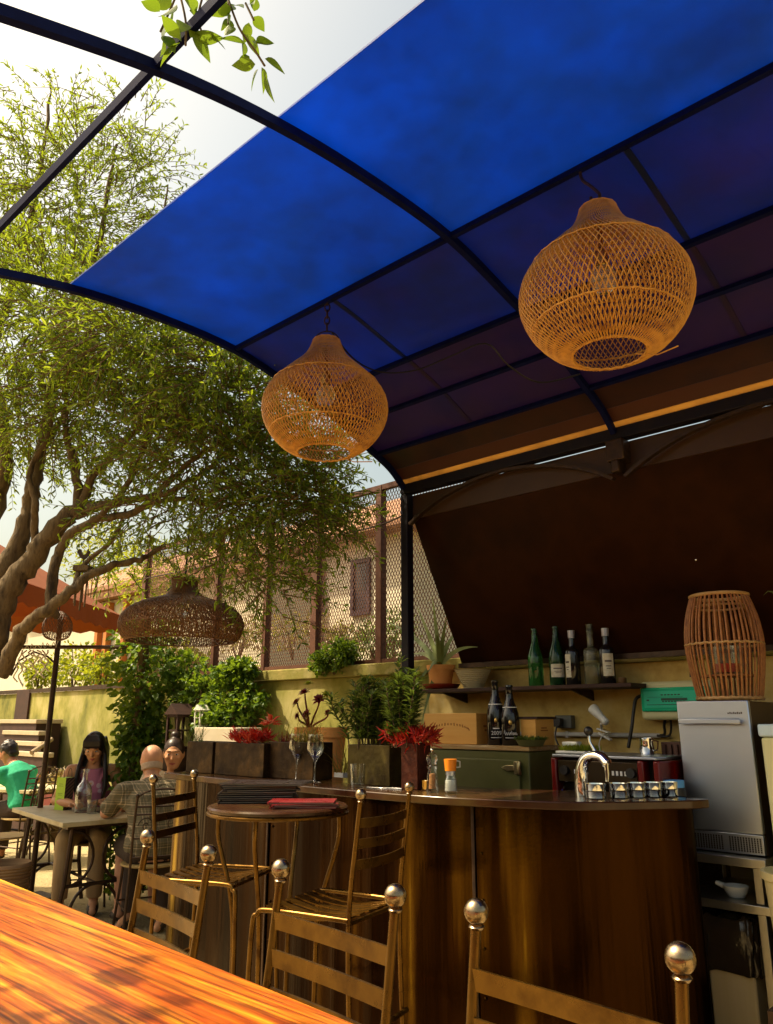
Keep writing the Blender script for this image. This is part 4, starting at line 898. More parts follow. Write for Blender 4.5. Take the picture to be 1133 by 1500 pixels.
for x in (x0 + .3, x0 + .68): MB().bb(x - .008, x + .008, 3.868, y_w, cz_ - .016, cz_ + .016).build('clip', mat('grey_conduit', (.5, .47, .42)), cd_)
j0 = PY(826, 1058, 3.86); jb = thing('junction_box', 'grey socket box with black plugs on the wall above the conduit', 'socket', (j0.x, 3.88, j0.z - .03))
MB().bb(j0.x - .05, j0.x + .05, 3.855, y_w, j0.z - .032, j0.z + .036).build('box', mat('dark_grey_plastic', (.10, .10, .085), rough=.5), jb, bevel=.004)
MB().bb(j0.x - .04, j0.x + .005, 3.815, 3.854, j0.z - .025, j0.z + .02).build('plug', black, jb, bevel=.006); MB().tube(spline([(j0.x - .02, 3.82, j0.z - .02), (j0.x - .02, 3.80, j0.z - .08), (j0.x + .02, 3.78, j0.z - .14)], 5), .005, 6).build('cable', black, jb)
ad = PY(834, 1088, 3.4); tag(MB().bb(ad.x - .04, ad.x + .04, 3.4, 3.45, 1.262, 1.30).build('power_adapter', white, bevel=.004, smooth=False), 'white power adapter block on the espresso machine', 'adapter')
cl = thing('clamp_lamp', 'white clip on spotlight clamped to the wall conduit', 'lamp', PY(884, 1076, 3.84)); c0, c1_ = PY(868, 1037, 3.78), PY(890, 1060, 3.76)
ax = (c1_ - c0); q = MB(); q.tube([c0, c0 + ax * .12, c0 + ax * .5, c0 + ax * .55, c1_ - ax * .06, c1_], [.026, .028, .021, .019, .019, .012], 18); q.build('head', white, cl)
cc = PY(885, 1074, 3.84); q = MB(); q.box(cc + V((0, 0, .012)), (.07, .03, .009), M=Matrix.Rotation(.3, 3, 'Y')); q.box(cc + V((.005, 0, -.016)), (.075, .03, .009), M=Matrix.Rotation(.5, 3, 'Y')); q.tube([cc + V((-.01, 0, .015)), PY(881, 1060, 3.78)], .007, 8); q.build('clamp', white, cl, bevel=.002)
MB().tube(spline([cc, cc + V((-.02, -.02, -.05)), cc + V((-.01, -.03, -.10)), cc + V((.01, -.05, -.15))], 5), .0025, 5).build('flex', white, cl)
tag(MB().tube(spline([PY(955, 1018, 3.85), PY(934, 1022, 3.84), PY(929, 1040, 3.83), PY(926, 1065, 3.8), PY(921, 1095, 3.75)], 6), .009, 7).build('black_cable', black), 'thick black cable hanging beside the fuse box', 'cable')
tag(MB().tube(spline([PY(1013, 960, 3.8), PY(1013, 992, 3.8)], 3) , .008, 6).build('black_hose', black), 'short black hose hanging behind the cane lantern', 'cable')

# espresso machine
em = thing('espresso_machine', 'black two group espresso machine with red sides behind the bar', 'coffee machine', (-1.70, 3.4, .912))
redp = mat('red_enamel', (.13, .004, .003), rough=.25); mach = mat('black_enamel', (.03, .018, .010), rough=.3, metal=.4)
EX0, EX1, EY = -1.95, -1.44, 3.2
MB().bb(EX0 + .03, EX1 - .03, EY + .05, 3.58, 1.06, 1.238).build('body', mach, em, bevel=.006); MB().bb(EX0 + .01, EX1 - .01, EY - .01, 3.56, 1.2395, 1.252).build('top_tray', steel, em, bevel=.003)
MB().bb(EX0 + .03, EX1 - .1, EY, EY + .049, 1.135, 1.228).build('control_panel', mat('brown_black_panel', (.045, .028, .012), rough=.25, metal=.5), em, bevel=.004)
for x0, x1 in ((EX0, EX0 + .028), (EX1 - .098, EX1 - .07), (EX1 - .028, EX1)): MB().bb(x0, x1, EY - .008, 3.57, .95 if x1 > EX1 - .05 or x0 == EX0 else 1.11, 1.236).build('side_panel', redp, em, bevel=.006)
MB().bb(EX0 + .03, EX1 - .03, EY + .18, 3.56, .95, 1.058).build('back_plate', mach, em); MB().bb(EX0 - .01, EX1 + .01, EY - .03, 3.58, .913, .948).build('drip_tray', steel, em, bevel=.004)
for gx in (EX0 + .12, EX0 + .31):
    g = MB().lathe([(.03, 1.06), (.036, 1.075), (.036, 1.11), (.028, 1.134)], (gx, EY + .06, 0), 18).build('group_head', chrome, em)
    MB().tube([(gx, EY + .03, 1.07), (gx - .01, EY - .07, 1.06), (gx - .012, EY - .12, 1.05)], [.008, .011, .013], 10).build('handle', black, g)
q = MB()
for gx in (EX0 + .115, EX0 + .295):
    for i in range(4): q.bb(gx + i * .019, gx + .009 + i * .019, EY - .004, EY - .0005, 1.172, 1.19)
q.build('buttons', print_w, em, smooth=False)
for kx in (EX0 + .07, EX0 + .385): MB().tube([(kx, EY - .001, 1.185), (kx, EY - .02, 1.185)], .02, 16).build('knob', black, em)
MB().tube(spline([(EX0 + .05, EY + .02, 1.12), (EX0 + .045, EY - .02, 1.07), (EX0 + .03, EY - .03, .97)], 5), .005, 6).build('steam_wand', chrome, em)
mo = thing('moss_tray', 'white dish of green moss on top of the espresso machine', 'plant', (-1.86, 3.3, 1.2525)); c = V(mo.location)
MB().box(c + V((0, 0, .006)), (.19, .11, .012), rz=.1).build('dish', white, mo, bevel=.004); q = MB()
for i in range(420): q.leaf(c + V((rnd(-.085, .085), rnd(-.045, .045), .011)), V((rnd(-.5, .5), rnd(-.5, .5), 1)), rv(), rnd(.015, .035), .005, .2)
q.build('moss', leaf_lime, mo, smooth=False)
jg = PY(956, 1106, 3.5); t = thing('milk_jug', 'small steel milk jug on the right of the espresso machine top', 'jug', (jg.x, 3.45, 1.2525)); c = V(t.location)
MB().lathe([(.028, 0), (.034, .02), (.03, .05), (.033, .07), (.030, .07), (.026, .05), (.001, .045)], c, 20).build('jug', chrome, t); MB().tube([c + V((.03, 0, .06)), c + V((.055, 0, .055)), c + V((.05, 0, .02)), c + V((.03, 0, .015))], .004, 6).build('handle', chrome, t)
kx0, kx1 = PY(968, 1120, 3.5).x, PY(998, 1120, 3.5).x
q = MB(); q.bb(kx0 + .01, kx0 + .15, 3.5, 3.66, .912, 1.305)
for i in range(5): q.bb(kx0 + .014 + i * .028, kx0 + .034 + i * .028, 3.49, 3.499, .94, 1.295)
tag(q.build('slatted_crate', mat('dark_red_wood', (.06, .016, .007), (.09, .028, .012), rough=.5, scale=8, stretch=(1, 1, .3)), smooth=False, bevel=.003), 'dark red slatted wooden crate between espresso machine and ice machine', 'crate')
tp = PY(1001, 1134, 3.28); t = thing('blue_tape_roll', 'roll of blue tape left of the ice machine door', 'tape', (tp.x - .03, 3.25, 1.135)); c = V(t.location)
MB().lathe([(.02, 0), (.042, 0), (.042, .028), (.02, .028), (.02, 0)], c, 24, cap=False).build('tape', mat('blue_tape', (.10, .35, .75), rough=.5), t); MB().lathe([(.043, -.22), (.046, -.018), (.043, -.001), (.001, -.001)], c, 20).build('stand', black, t)

# ice machine on its rack with the cane lantern
IX0, IX1, IY = PY(996, 1100, 3.35).x + .005, -1.115, 3.35
zi0, zi1, zd = .888, PY(996, 1027, 3.35).z, PY(1013, 1214, 3.35).z
im = thing('ice_machine', 'brushed steel undercounter ice machine with bar handle and vent grille on a rack', 'ice machine', ((IX0 + IX1) / 2, IY + .2, zi0))
sidem = mat('brown_steel_side', (.10, .055, .025), (.07, .035, .015), rough=.35, metal=.7, scale=2)
MB().bb(IX0 + .002, IX1 - .002, IY + .03, IY + .42, zi0, zi1 - .004).build('case', sidem, im, bevel=.004)
dr = MB().bb(IX0, IX1, IY, IY + .028, zd, zi1).build('door', steel, im, bevel=.005)
hz = PY(1040, 1057, IY).z; MB().bb(IX0 + .012, IX1 - .03, IY - .03, IY - .016, hz - .011, hz + .011).build('handle', steel, dr, bevel=.004)
q = MB(); 
for i in range(8): q.bb(IX1 - .085 + i * .0075, IX1 - .0795 + i * .0075, IY - .0008, IY - .0002, zi1 - .055, zi1 - .049 + .002 * (i % 2))
q.build('badge_print', print_d, dr, smooth=False)
gp = MB().bb(IX0 + .004, IX1 - .004, IY + .006, IY + .0285, zi0 + .004, zd - .003).build('vent_grille', steel, im, bevel=.002); q = MB()
nx, nz = 26, 7
for i in range(nx):
    if i in (12, 13):
        if i == 12: q.build('vent_holes', black, gp, smooth=False); q = MB()
        continue
    for j in range(nz):
        x = IX0 + .016 + (IX1 - IX0 - .032) * i / (nx - 1); z = zi0 + .016 + (zd - zi0 - .034) * j / (nz - 1); q.box((x, IY + .0052, z), (.006, .0012, .0065))
q.build('vent_holes', black, gp, smooth=False)
rk = thing('steel_rack', 'stainless two shelf rack carrying the ice machine', 'rack', ((IX0 + IX1) / 2, 3.5, 0))
stl = mat('dull_steel', (.42, .38, .30), (.5, .46, .38), rough=.32, metal=.95, scale=4, stretch=(6, 1, 1))
for z1, z0 in ((.886, .852), (.722, .690)):
    MB().bb(IX0 - .06, IX1 + .012, 3.30, 3.80, z0, z1).build('shelf', stl, rk, bevel=.003)
for x in (IX0 - .04, IX1 - .03):
    for y in (3.335, 3.76):
        q = MB(); q.bb(x - .016, x + .016, y - .016, y + .016, 0, .689); q.bb(x - .016, x + .016, y - .016, y + .016, .723, .851); q.build('leg', stl, rk, bevel=.003)
sc = PY(1080, 1313, 3.40); t = thing('white_scoop', 'white plastic ice scoop lying on the lower rack shelf', 'scoop', (sc.x, 3.40, .7235)); c = V(t.location)
MB().lathe([(.03, 0), (.042, .018), (.05, .042), (.046, .042), (.038, .018), (.001, .006)], c, 24).build('cup', white, t); MB().tube([c + V((-.045, -.005, .036)), c + V((-.075, -.01, .045))], [.012, .008], 8).build('handle', white, t)
lanb = V((-1.236, 3.5, zi1 + .001)); cn = thing('cane_lantern', 'barrel shaped cane lantern with a red candle jar on top of the ice machine', 'lantern', lanb)
cane = mat('red_brown_cane', (.26, .075, .02), (.42, .17, .05), rough=.4, scale=22, c3=(.16, .045, .015))
hL = PY(1062, 872, 3.5).z - lanb.z; cr = [(.128, .012), (.145, hL * .25), (.158, hL * .52), (.146, hL * .78), (.118, hL - .006)]; cp = [(v.x, v.y) for v in spline([V((a, b, 0)) for a, b in cr], 4)]
q = MB()
for i in range(44):
    a = 2 * PI * (i + rnd(-.2, .2)) / 44; q.tube([lanb + V((r * math.cos(a + .06 * z), r * math.sin(a + .06 * z), z)) for r, z in cp], .0046 * rnd(.85, 1.25), 6)
q.build('cane_bars', cane, cn, ang=80)
for (r, z, th) in ((.119, hL - .002, .008), (.130, .008, .008), (.1585, hL * .52, .0055)): MB().tube([lanb + V(p) for p in ringp(r, z, 48, .004 if z < hL * .9 else 0)], th, 7, closed=True).build('hoop', mat('pale_cane', (.55, .34, .14), (.45, .24, .08), rough=.45, scale=30), cn)
MB().tube([lanb + V(p) for p in ringp(.108, hL - .05, 40)], .005, 6, closed=True).build('hoop', mat('pale_cane', (.5, .3, .1)), cn)
MB().lathe([(.11, .10), (.11, .108), (.001, .108)], lanb, 24).build('candle_shelf', cane, cn)
MB().lathe([(.06, .109), (.066, .115), (.068, .24), (.0655, .24), (.0635, .117), (.001, .113)], lanb, 24).build('candle_jar', glass, cn); MB().lathe([(.058, .118), (.058, .155), (.001, .158)], lanb, 20).build('candle', mat('red_wax', (.65, .05, .012), rough=.4), cn)

# bin, white appliance and pail at the right edge
bn = thing('waste_bin', 'cream waste bin lined with a shiny black bag under the rack', 'bin', (-1.30, 3.48, 0))
MB().prism([(-1.392, 3.37, 0), (-1.215, 3.37, 0), (-1.215, 3.60, 0), (-1.392, 3.60, 0)], (0, 0, .62)).build('bin', mat('cream_bin', (.60, .44, .20), (.66, .50, .26), rough=.5, scale=3, stretch=(9, 9, .3)), bn, bevel=.01)
q = MB(); k = 64; vs_ = []; lay = [(.655, .0), (.645, .012), (.60, .014), (.56, .016), (.52, .012), (.48, .018), (.452, .012)]
for li, (z, o) in enumerate(lay):
    for i in range(k):
        a = 2 * PI * i / k; ca, sa = math.cos(a), math.sin(a); e = .30
        x = math.copysign(abs(ca) ** e, ca); y = math.copysign(abs(sa) ** e, sa); f = .010 * noise.noise(V((i * .55, li * .6, 3))) + .006 * math.sin(i * .9 + li) if 0 < li else 0
        vs_.append(V((-1.303 + x * (.094 + o + f), 3.485 + y * (.12 + o + f), z + .022 * noise.noise(V((i * .22, li, 0))))))
q.add(vs_, [(i + l * k, (i + 1) % k + l * k, (i + 1) % k + (l + 1) * k, i + (l + 1) * k) for l in range(len(lay) - 1) for i in range(k)]); q.build('bag', mat('black_bag', (.035, .022, .012), rough=.22, spec=.8, bump=.6, bscale=24), bn, ang=80)
wx = PY(1117, 1100, 3.3).x
wa = thing('white_appliance', 'white kitchen appliance with a pale blue lid at the right edge', 'appliance', (wx + .25, 3.5, .70))
MB().bb(wx, wx + .5, 3.30, 3.7, .80, 1.335).build('body', creamp, wa, bevel=.01); MB().bb(wx - .006, wx + .506, 3.292, 3.71, 1.337, 1.385).build('lid', mat('pale_blue_lid', (.55, .68, .78), rough=.35), wa, bevel=.008); MB().bb(wx + .01, wx + .49, 3.31, 3.69, .02, .79).build('stand', iron, wa)
pc = PY(1128, 1250, 3.2); t = thing('cream_pail', 'cream plastic pail at the right edge beside the rack', 'pail', (pc.x + .1, 3.17, .45)); c = V(t.location)
MB().lathe([(.09, 0), (.115, .40), (.125, .405), (.125, .43), (.11, .43), (.085, .01), (.001, .01)], c, 28).build('pail', mat('cream_pail', (.60, .50, .26), rough=.5), t); MB().bb(c.x - .12, c.x + .12, 3.05, 3.288, .0, .449).build('crate', iron, t)
q = MB(); b0 = V((wx + .12, 3.45, 1.386))
for tx, ty in ((1118, 873), (1150, 850), (1180, 900), (1160, 960)):
    tpp = PY(tx, ty, 3.4); P = bez(b0, b0 + V((0, 0, .3)), tpp + V((.08, 0, .10)), tpp, 10); vs_ = []
    for i, p in enumerate(P): wv = .016 * math.sin(PI * min(1, .08 + i / 10.5)); vs_ += [p + V((0, -wv, -wv * .5)), p + V((0, 0, wv * .4)), p + V((0, wv, -wv * .5))]
    q.add(vs_, [(3 * i + j, 3 * i + j + 1, 3 * i + j + 4, 3 * i + j + 3) for i in range(10) for j in (0, 1)])
tag(q.build('strap_plant', leaf_aloe), 'strap leaved plant on the white appliance at the right edge', 'plant')
# ------------------------------------------------------------------ foreground table
m, nt, out = newmat('orange_hardwood'); Lk = nt.links.new
vec = coords(nt, (.3, 9, 1), (0, 0, .06)); n0 = N(nt, 'ShaderNodeTexNoise'); n0.inputs['Scale'].default_value = 1.5; n0.inputs['Detail'].default_value = 3; Lk(vec, n0.inputs['Vector'])
v2 = N(nt, 'ShaderNodeVectorMath', operation='MULTIPLY_ADD'); Lk(n0.outputs['Color'], v2.inputs[0]); v2.inputs[1].default_value = (.35, 1.1, 0); Lk(vec, v2.inputs[2])
wv = N(nt, 'ShaderNodeTexNoise'); wv.inputs['Scale'].default_value = 3.6; wv.inputs['Detail'].default_value = 12; wv.inputs['Roughness'].default_value = .68; wv.inputs['Distortion'].default_value = .15; Lk(v2.outputs[0], wv.inputs['Vector'])
col = ramp(nt, wv.outputs['Fac'], [(.33, (.20, .022, .003)), (.44, (.45, .09, .005)), (.54, (.62, .19, .010)), (.66, (.80, .42, .03))])
fn = N(nt, 'ShaderNodeTexNoise'); fn.inputs['Scale'].default_value = 26; fn.inputs['Detail'].default_value = 6; Lk(coords(nt, (.18, 7, 1), (0, 0, .06)), fn.inputs['Vector'])
mx = N(nt, 'ShaderNodeMix', data_type='RGBA', blend_type='MULTIPLY'); mx.inputs['Factor'].default_value = .8; Lk(col, mx.inputs['A']); Lk(ramp(nt, fn.outputs['Fac'], [(.36, (.22, .12, .06)), (.50, (.85, .75, .6)), (.62, (1.25, 1.3, 1.2))]), mx.inputs['B'])
rg = N(nt, 'ShaderNodeTexWave'); rg.bands_direction = 'Y'; rg.inputs['Scale'].default_value = 2.6; rg.inputs['Distortion'].default_value = 9; rg.inputs['Detail'].default_value = 5; rg.inputs['Detail Scale'].default_value = 1.1; rg.inputs['Detail Roughness'].default_value = .6; Lk(coords(nt, (.55, 4, 1), (0, 0, .06)), rg.inputs['Vector'])
mx2 = N(nt, 'ShaderNodeMix', data_type='RGBA', blend_type='MULTIPLY'); mx2.inputs['Factor'].default_value = .6; Lk(mx.outputs['Result'], mx2.inputs['A']); Lk(ramp(nt, rg.outputs['Fac'], [(.05, (.42, .22, .10)), (.2, (.9, .85, .75)), (.8, (1.1, 1.1, 1))]), mx2.inputs['B'])
p = N(nt, 'ShaderNodeBsdfPrincipled'); p.inputs['Roughness'].default_value = .3; p.inputs['Coat Weight'].default_value = .25; p.inputs['Coat Roughness'].default_value = .15; Lk(mx2.outputs['Result'], p.inputs['Base Color'])
b = N(nt, 'ShaderNodeBump'); b.inputs['Strength'].default_value = .15; b.inputs['Distance'].default_value = .003; Lk(fn.outputs['Fac'], b.inputs['Height']); Lk(b.outputs['Normal'], p.inputs['Normal']); Lk(p.outputs[0], out.inputs['Surface']); hardwood = m
tz_ = 1.06; ea, eb = PZ(0, 1285, tz_), PZ(530, 1500, tz_); dt = (eb - ea).normalized(); nd = V((-dt.y, dt.x, 0))
ft = thing('high_table', 'long high table with glossy orange hardwood top in the foreground', 'table', (-.9, .45, 0))
c0 = ea - dt * 1.0; c1 = eb + dt * 1.1
MB().prism([c0, c0 - nd * .62, c1 - nd * .62, c1], (0, 0, -.045)).build('top', hardwood, ft, smooth=False, bevel=.008)
for p_ in (c0 + dt * .15 - nd * .1, c0 + dt * .15 - nd * .52, c1 - dt * .15 - nd * .52, c1 - dt * .15 - nd * .1): MB().bb(p_.x - .03, p_.x + .03, p_.y - .03, p_.y + .03, 0, tz_ - .047).build('leg', iron, ft)

# ------------------------------------------------------------------ bar stools
st = thing('bar_stool', 'bronze iron bar stool with ball tipped ladder back nearest to the camera', 'bar stool', (0, 0, 0), 'iron bar stools with ball finials')
HB = 1.13; PW = .157
for s in (-1, 1):
    P = spline([(s * (PW + .015), .20, 0), (s * PW, .17, .40), (s * PW, .16, .76), (s * PW, .185, 1.0), (s * PW, .20, HB - .012)], 5)
    MB().tube(P, .0078, 10).build('rear_post', bronze, st, ang=80)
    q = MB(); q.lathe([(.009, -.024), (.012, -.02), (.009, -.016)], (s * PW, .20, HB), 12); q.ball((s * PW, .20, HB), .018, 18, 12); q.build('ball_finial', ballm, st, ang=60)
    P = spline([(s * .16, .16, .77), (s * .17, -.13, .77), (s * .175, -.175, .755), (s * .18, -.19, .71), (s * .185, -.20, .4), (s * .195, -.22, 0)], 5)
    MB().tube(P, .0085, 10).build('front_leg', bronze, st, ang=80)
for z, y in ((1.045, .187), (.985, .182), (.925, .178)):
    P = [(-PW + 2 * PW * i / 12, y + .014 * math.sin(PI * i / 12), z - .004 * math.sin(PI * i / 12)) for i in range(13)]
    MB().strap(P, .028, .005, (0, 0, 1)).build('back_slat', bronze, st, ang=50)
for i in range(6):
    x = -.13 + .26 * i / 5; P = [(x, -.165 + .325 * j / 8, .775 - .022 * math.sin(PI * j / 8)) for j in range(9)]
    MB().strap(P, .03, .004, (1, 0, 0)).build('seat_slat', bronze, st, ang=50)
MB().tube([(-.165, -.165, .762), (.165, -.165, .762)], .008, 8).build('seat_rail', bronze, st); MB().tube([(-PW, .162, .762), (PW, .162, .762)], .008, 8).build('seat_rail', bronze, st)
q = MB(); q.tube([(-.185, -.205, .33), (.185, -.205, .33)], .008, 8); q.tube([(-.19, -.2, .33), (-.163, .18, .33)], .008, 8); q.tube([(.19, -.2, .33), (.163, .18, .33)], .008, 8); q.tube([(-.163, .182, .45), (.163, .182, .45)], .008, 8); q.build('foot_rail', bronze, st)
def place_stool(A, B, o, lab=None, sc=1):
    e = (B - A); e.z = 0; e.normalize(); yd = V((-e.y, e.x, 0)); mid = (A + B) / 2; loc = mid - yd * .20 * sc; loc.z = 0
    rz = math.atan2(e.y, e.x)
    if o is None: return dup(st, loc, rz, lab, sc)
    st.location = loc; st.rotation_euler = (0, 0, rz)
s2 = place_stool(PZ(413, 1273, HB), PZ(578, 1312, HB), None, 'bronze iron bar stool at the table in front of the round menu table')
s1 = place_stool(PZ(213, 1225, HB), PZ(311, 1252, HB), None, 'bronze iron bar stool at the table in front of the diners')
def second(P1, x, y, dist):
    best = None
    for i in range(300):
        D = P1.dot(F0) * (1 + i * .001); q_ = PD(x, y, D); q_ = V((q_.x, q_.y, P1.z)); e_ = abs((q_ - P1).length - dist)
        if best is None or e_ < best[0]: best = (e_, q_)
    return best[1]
HS = HB * 1.035
A5 = PZ(529, 1164, HS); B5 = second(A5, 600, 1159, 2 * PW * 1.035); s5 = place_stool(A5, B5, None, 'iron bar stool turned toward the round menu table, against the bar front', 1.035)
A4 = PZ(225, 1141, HS); B4 = second(A4, 285, 1132, 2 * PW * 1.035); s4 = place_stool(B4, A4, None, 'iron bar stool left of the round menu table behind the plaid shirt man', 1.035)
if (s5.location - (A5 + B5) / 2).dot(RT) > 0: s5.rotation_euler.z += PI; s5.location = V(((A5 + B5).x - s5.location.x, (A5 + B5).y - s5.location.y, 0))
if (s4.location - (A4 + B4) / 2).dot(RT) < 0: s4.rotation_euler.z += PI; s4.location = V(((A4 + B4).x - s4.location.x, (A4 + B4).y - s4.location.y, 0))
place_stool(PZ(696, 1335, HB), PZ(1000, 1405, HB), st)

# round high table with menus
rc = V((-2.50, 2.07, 0)); RZ = 1.08
rt = thing('round_table', 'round high bar table with curved iron legs holding stacked menus', 'table', rc)
MB().lathe([(.262, RZ - .022), (.272, RZ - .016), (.274, RZ - .006), (.266, RZ), (.001, RZ)], rc, 40).build('top', topm, rt, ang=30); MB().tube([rc + V(p) for p in ringp(.27, RZ - .026, 48)], .007, 6, closed=True).build('rim', bronze, rt)
for i in range(4):
    a = .55 + PI / 2 * i; d = V((math.cos(a), math.sin(a), 0))
    MB().tube([rc + d * v.x + V((0, 0, v.y)) for v in spline([V((.245, 1.055, 0)), V((.246, .97, 0)), V((.222, .88, 0)), V((.185, .76, 0)), V((.165, .6, 0)), V((.165, .3, 0)), V((.20, 0, 0))], 4)], .0085, 8).build('leg', bronze, rt)
MB().tube([rc + V(p) for p in ringp(.165, .32, 36)], .006, 6, closed=True).build('stretcher_ring', bronze, rt)
blk = mat('black_menu_cover', (.012, .007, .007), (.022, .014, .012), rough=.3, scale=12, rvar=.08, spec=.3); redc = mat('red_menu_cover', (.16, .010, .012), (.22, .02, .02), rough=.3, scale=6, rvar=.08, spec=.7); paper = mat('menu_paper', (.6, .55, .48), rough=.8)
def menu(label, c, w_, d_, rz, mm, grp):
    t = thing('menu', label, 'menu', c, grp); Mz = Matrix.Rotation(rz, 3, 'Z')
    MB().box(c + V((0, 0, .0011)), (w_, d_, .0016), rz).build('cover', mm, t, smooth=False); MB().box(c + Mz @ V((.004, 0, .0037)), (w_ - .012, d_ - .012, .0034), rz).build('pages', paper, t, smooth=False); MB().box(c + V((0, 0, .0063)), (w_, d_, .0016), rz).build('cover', mm, t, smooth=False)
mc = PZ(378, 1166, RZ + .02); mc.z = RZ + .001
for i in range(9): menu('black leather menu in the tall stack on the round table', V((mc.x + rnd(-.012, .012), mc.y + rnd(-.012, .012), RZ + .001 + i * .0074)), .30, .21, YAW + .15 + rnd(-.14, .14), blk, 'black menus stacked on the round table')
menu('wide open topmost black menu skewed across the menu stack', V((mc.x + .03, mc.y + .02, RZ + .001 + 9 * .0074)), .34, .24, YAW - .12, blk, 'black menus stacked on the round table')
mr_ = PZ(446, 1178, RZ + .01)
for i in range(3): menu('red menu in the low pile at the front of the round table', V((mr_.x + rnd(-.01, .01), mr_.y + rnd(-.01, .01), RZ + .001 + i * .0074)), .25, .16, YAW + .1 + rnd(-.12, .12), redc, 'red menus on the round table')

# ------------------------------------------------------------------ small cafe tables and chairs
stone = mat('pale_stone_top', (.44, .36, .20), (.54, .46, .28), rough=.55, scale=4, c3=(.36, .27, .13), detail=9)
def cafe_table():
    t = thing('cafe_table', 'rectangular stone topped cafe table between the woman in pink and the man', 'table', (0, 0, 0), 'stone topped cafe tables')
    MB().box((0, 0, .705), (1.24, .62, .032)).build('top', stone, t, bevel=.004); MB().box((0, 0, .676), (1.1, .5, .024)).build('apron', iron, t)
    for x in (-.5, .5):
        for s in (-1, 1):
            MB().tube([(x, s * .20, .665), (x, s * .22, .3), (x, s * .27, 0)], .016, 8).build('leg', iron, t)
            q = MB(); q.tube([(x, s * .205 - s * .17 * math.sin(a), .47 + .18 * math.cos(a)) for a in [PI * i / 12 for i in range(13)]], .011, 6); q.build('scroll', iron, t)
        MB().tube([(x, .17 * math.cos(a), .10 + .19 * math.sin(a)) for a in [PI * i / 14 for i in range(15)]], .011, 6).build('arch', iron, t)
        MB().tube([(x, -.22, .29), (x, .22, .29)], .012, 6).build('crossbar', iron, t)
    MB().tube([(-.5, 0, .29), (.5, 0, .29)], .012, 6).build('stretcher', iron, t); return t
ct = cafe_table(); c2 = PZ(92, 1206, .72); l2 = PZ(16, 1183, .72); e = (c2 - l2); rz2 = math.atan2(e.y, e.x); yd = V((-math.sin(rz2), math.cos(rz2), 0)); ed = V((math.cos(rz2), math.sin(rz2), 0))
tc2 = c2 - ed * .62 + yd * .31; tc2.z = 0
p3 = PZ(18, 1154, .72); ct3 = dup(ct, V((p3.x - .15, p3.y + .1, 0)), .25, 'far stone topped cafe table in front of the man in green')
ct.location = tc2; ct.rotation_euler.z = rz2
def cafe_chair():
    t = thing('cafe_chair', 'thin wrought iron cafe chair with scrolls under the man in the plaid shirt', 'chair', (0, 0, 0), 'wrought iron cafe chairs')
    MB().lathe([(.19, .445), (.205, .452), (.20, .462), (.001, .462)], (0, 0, 0), 28).build('seat', mat('straw_seat', (.34, .24, .09), (.26, .16, .05), rough=.8, scale=30), t)
    for s in (-1, 1):
        P = spline([(s * .19, -.22, 0), (s * .17, -.18, .44), (s * .17, -.20, .7), (s * .165, -.225, .90)], 5); MB().tube(P, .009, 8).build('back_post', iron, t); MB().ball((s * .165, -.225, .91), .014, 10, 8).build('ball_finial', iron, t)
        MB().tube(spline([(s * .16, .14, .445), (s * .17, .17, .25), (s * .19, .2, 0)], 5), .009, 8).build('front_leg', iron, t)
        for z0 in (.72,):
            MB().tube([(s * (.09 + (.055 - .0022 * i) * math.cos(i * .42)), -.212, z0 + (.055 - .0022 * i) * math.sin(i * .42)) for i in range(22)], .004, 5).build('scroll', iron, t)
    for z, y in ((.84, -.217), (.79, -.212), (.64, -.195), (.52, -.185)): MB().tube([(-.168 + .336 * i / 8, y - .02 * math.sin(PI * i / 8), z) for i in range(9)], .0065, 6).build('back_rail', iron, t)
    MB().tube([(.165 * math.cos(a), -.215 - .01 * math.sin(a), .88 + .07 * math.sin(a)) for a in [PI * i / 12 for i in range(13)]], .007, 6).build('back_arch', iron, t)
    MB().tube([(x, y, .2) for x, y in ((-.18, -.2), (.18, -.2), (.18, .18), (-.18, .18))], .006, 6, closed=True).build('stretcher', iron, t); return t
ch = cafe_chair()

# ------------------------------------------------------------------ people
def remesh(mb, vox, smooth_it=3):
    me = bpy.data.meshes.new('tmp'); me.from_pydata(mb.v, [], mb.f); o = bpy.data.objects.new('tmp', me); COL.objects.link(o)
    r = o.modifiers.new('r', 'REMESH'); r.mode = 'VOXEL'; r.voxel_size = vox
    s = o.modifiers.new('s', 'SMOOTH'); s.iterations = smooth_it; s.factor = .5
    bpy.context.view_layer.update(); ev = o.evaluated_get(bpy.context.evaluated_depsgraph_get()); m2 = bpy.data.meshes.new_from_object(ev)
    r_ = MB(); r_.v = [tuple(v.co) for v in m2.vertices]; r_.f = [tuple(p_.vertices) for p_ in m2.polygons]; r_.m = [0] * len(r_.f)
    bpy.data.objects.remove(o); bpy.data.meshes.remove(me); bpy.data.meshes.remove(m2); return r_
def ell(q, pts, radii, side, n=20, round_=True):
    """elliptical tube, radii (a along side, b across)"""
    pts = [V(p) for p in pts]; sdv = V(side).normalized(); vs_ = []; k = len(pts)
    for i, p in enumerate(pts):
        t = (pts[min(i + 1, k - 1)] - pts[max(i - 1, 0)]).normalized(); s_ = (sdv - t * sdv.dot(t)).normalized(); b_ = t.cross(s_); ra, rb = radii[i]
        for j in range(n): a = 2 * PI * j / n; vs_.append(p + s_ * (ra * math.cos(a)) + b_ * (rb * math.sin(a)))
    fs = [(i * n + j, i * n + (j + 1) % n, (i + 1) * n + (j + 1) % n, (i + 1) * n + j) for i in range(k - 1) for j in range(n)]
    fs += [tuple(range(n - 1, -1, -1)), tuple(range((k - 1) * n, k * n))]; q.add(vs_, fs)
def caps(q, pts, rs): 
    q.tube(pts, rs, 14)
    for p, r in zip(pts, rs): q.ball(p, r, 12, 8)
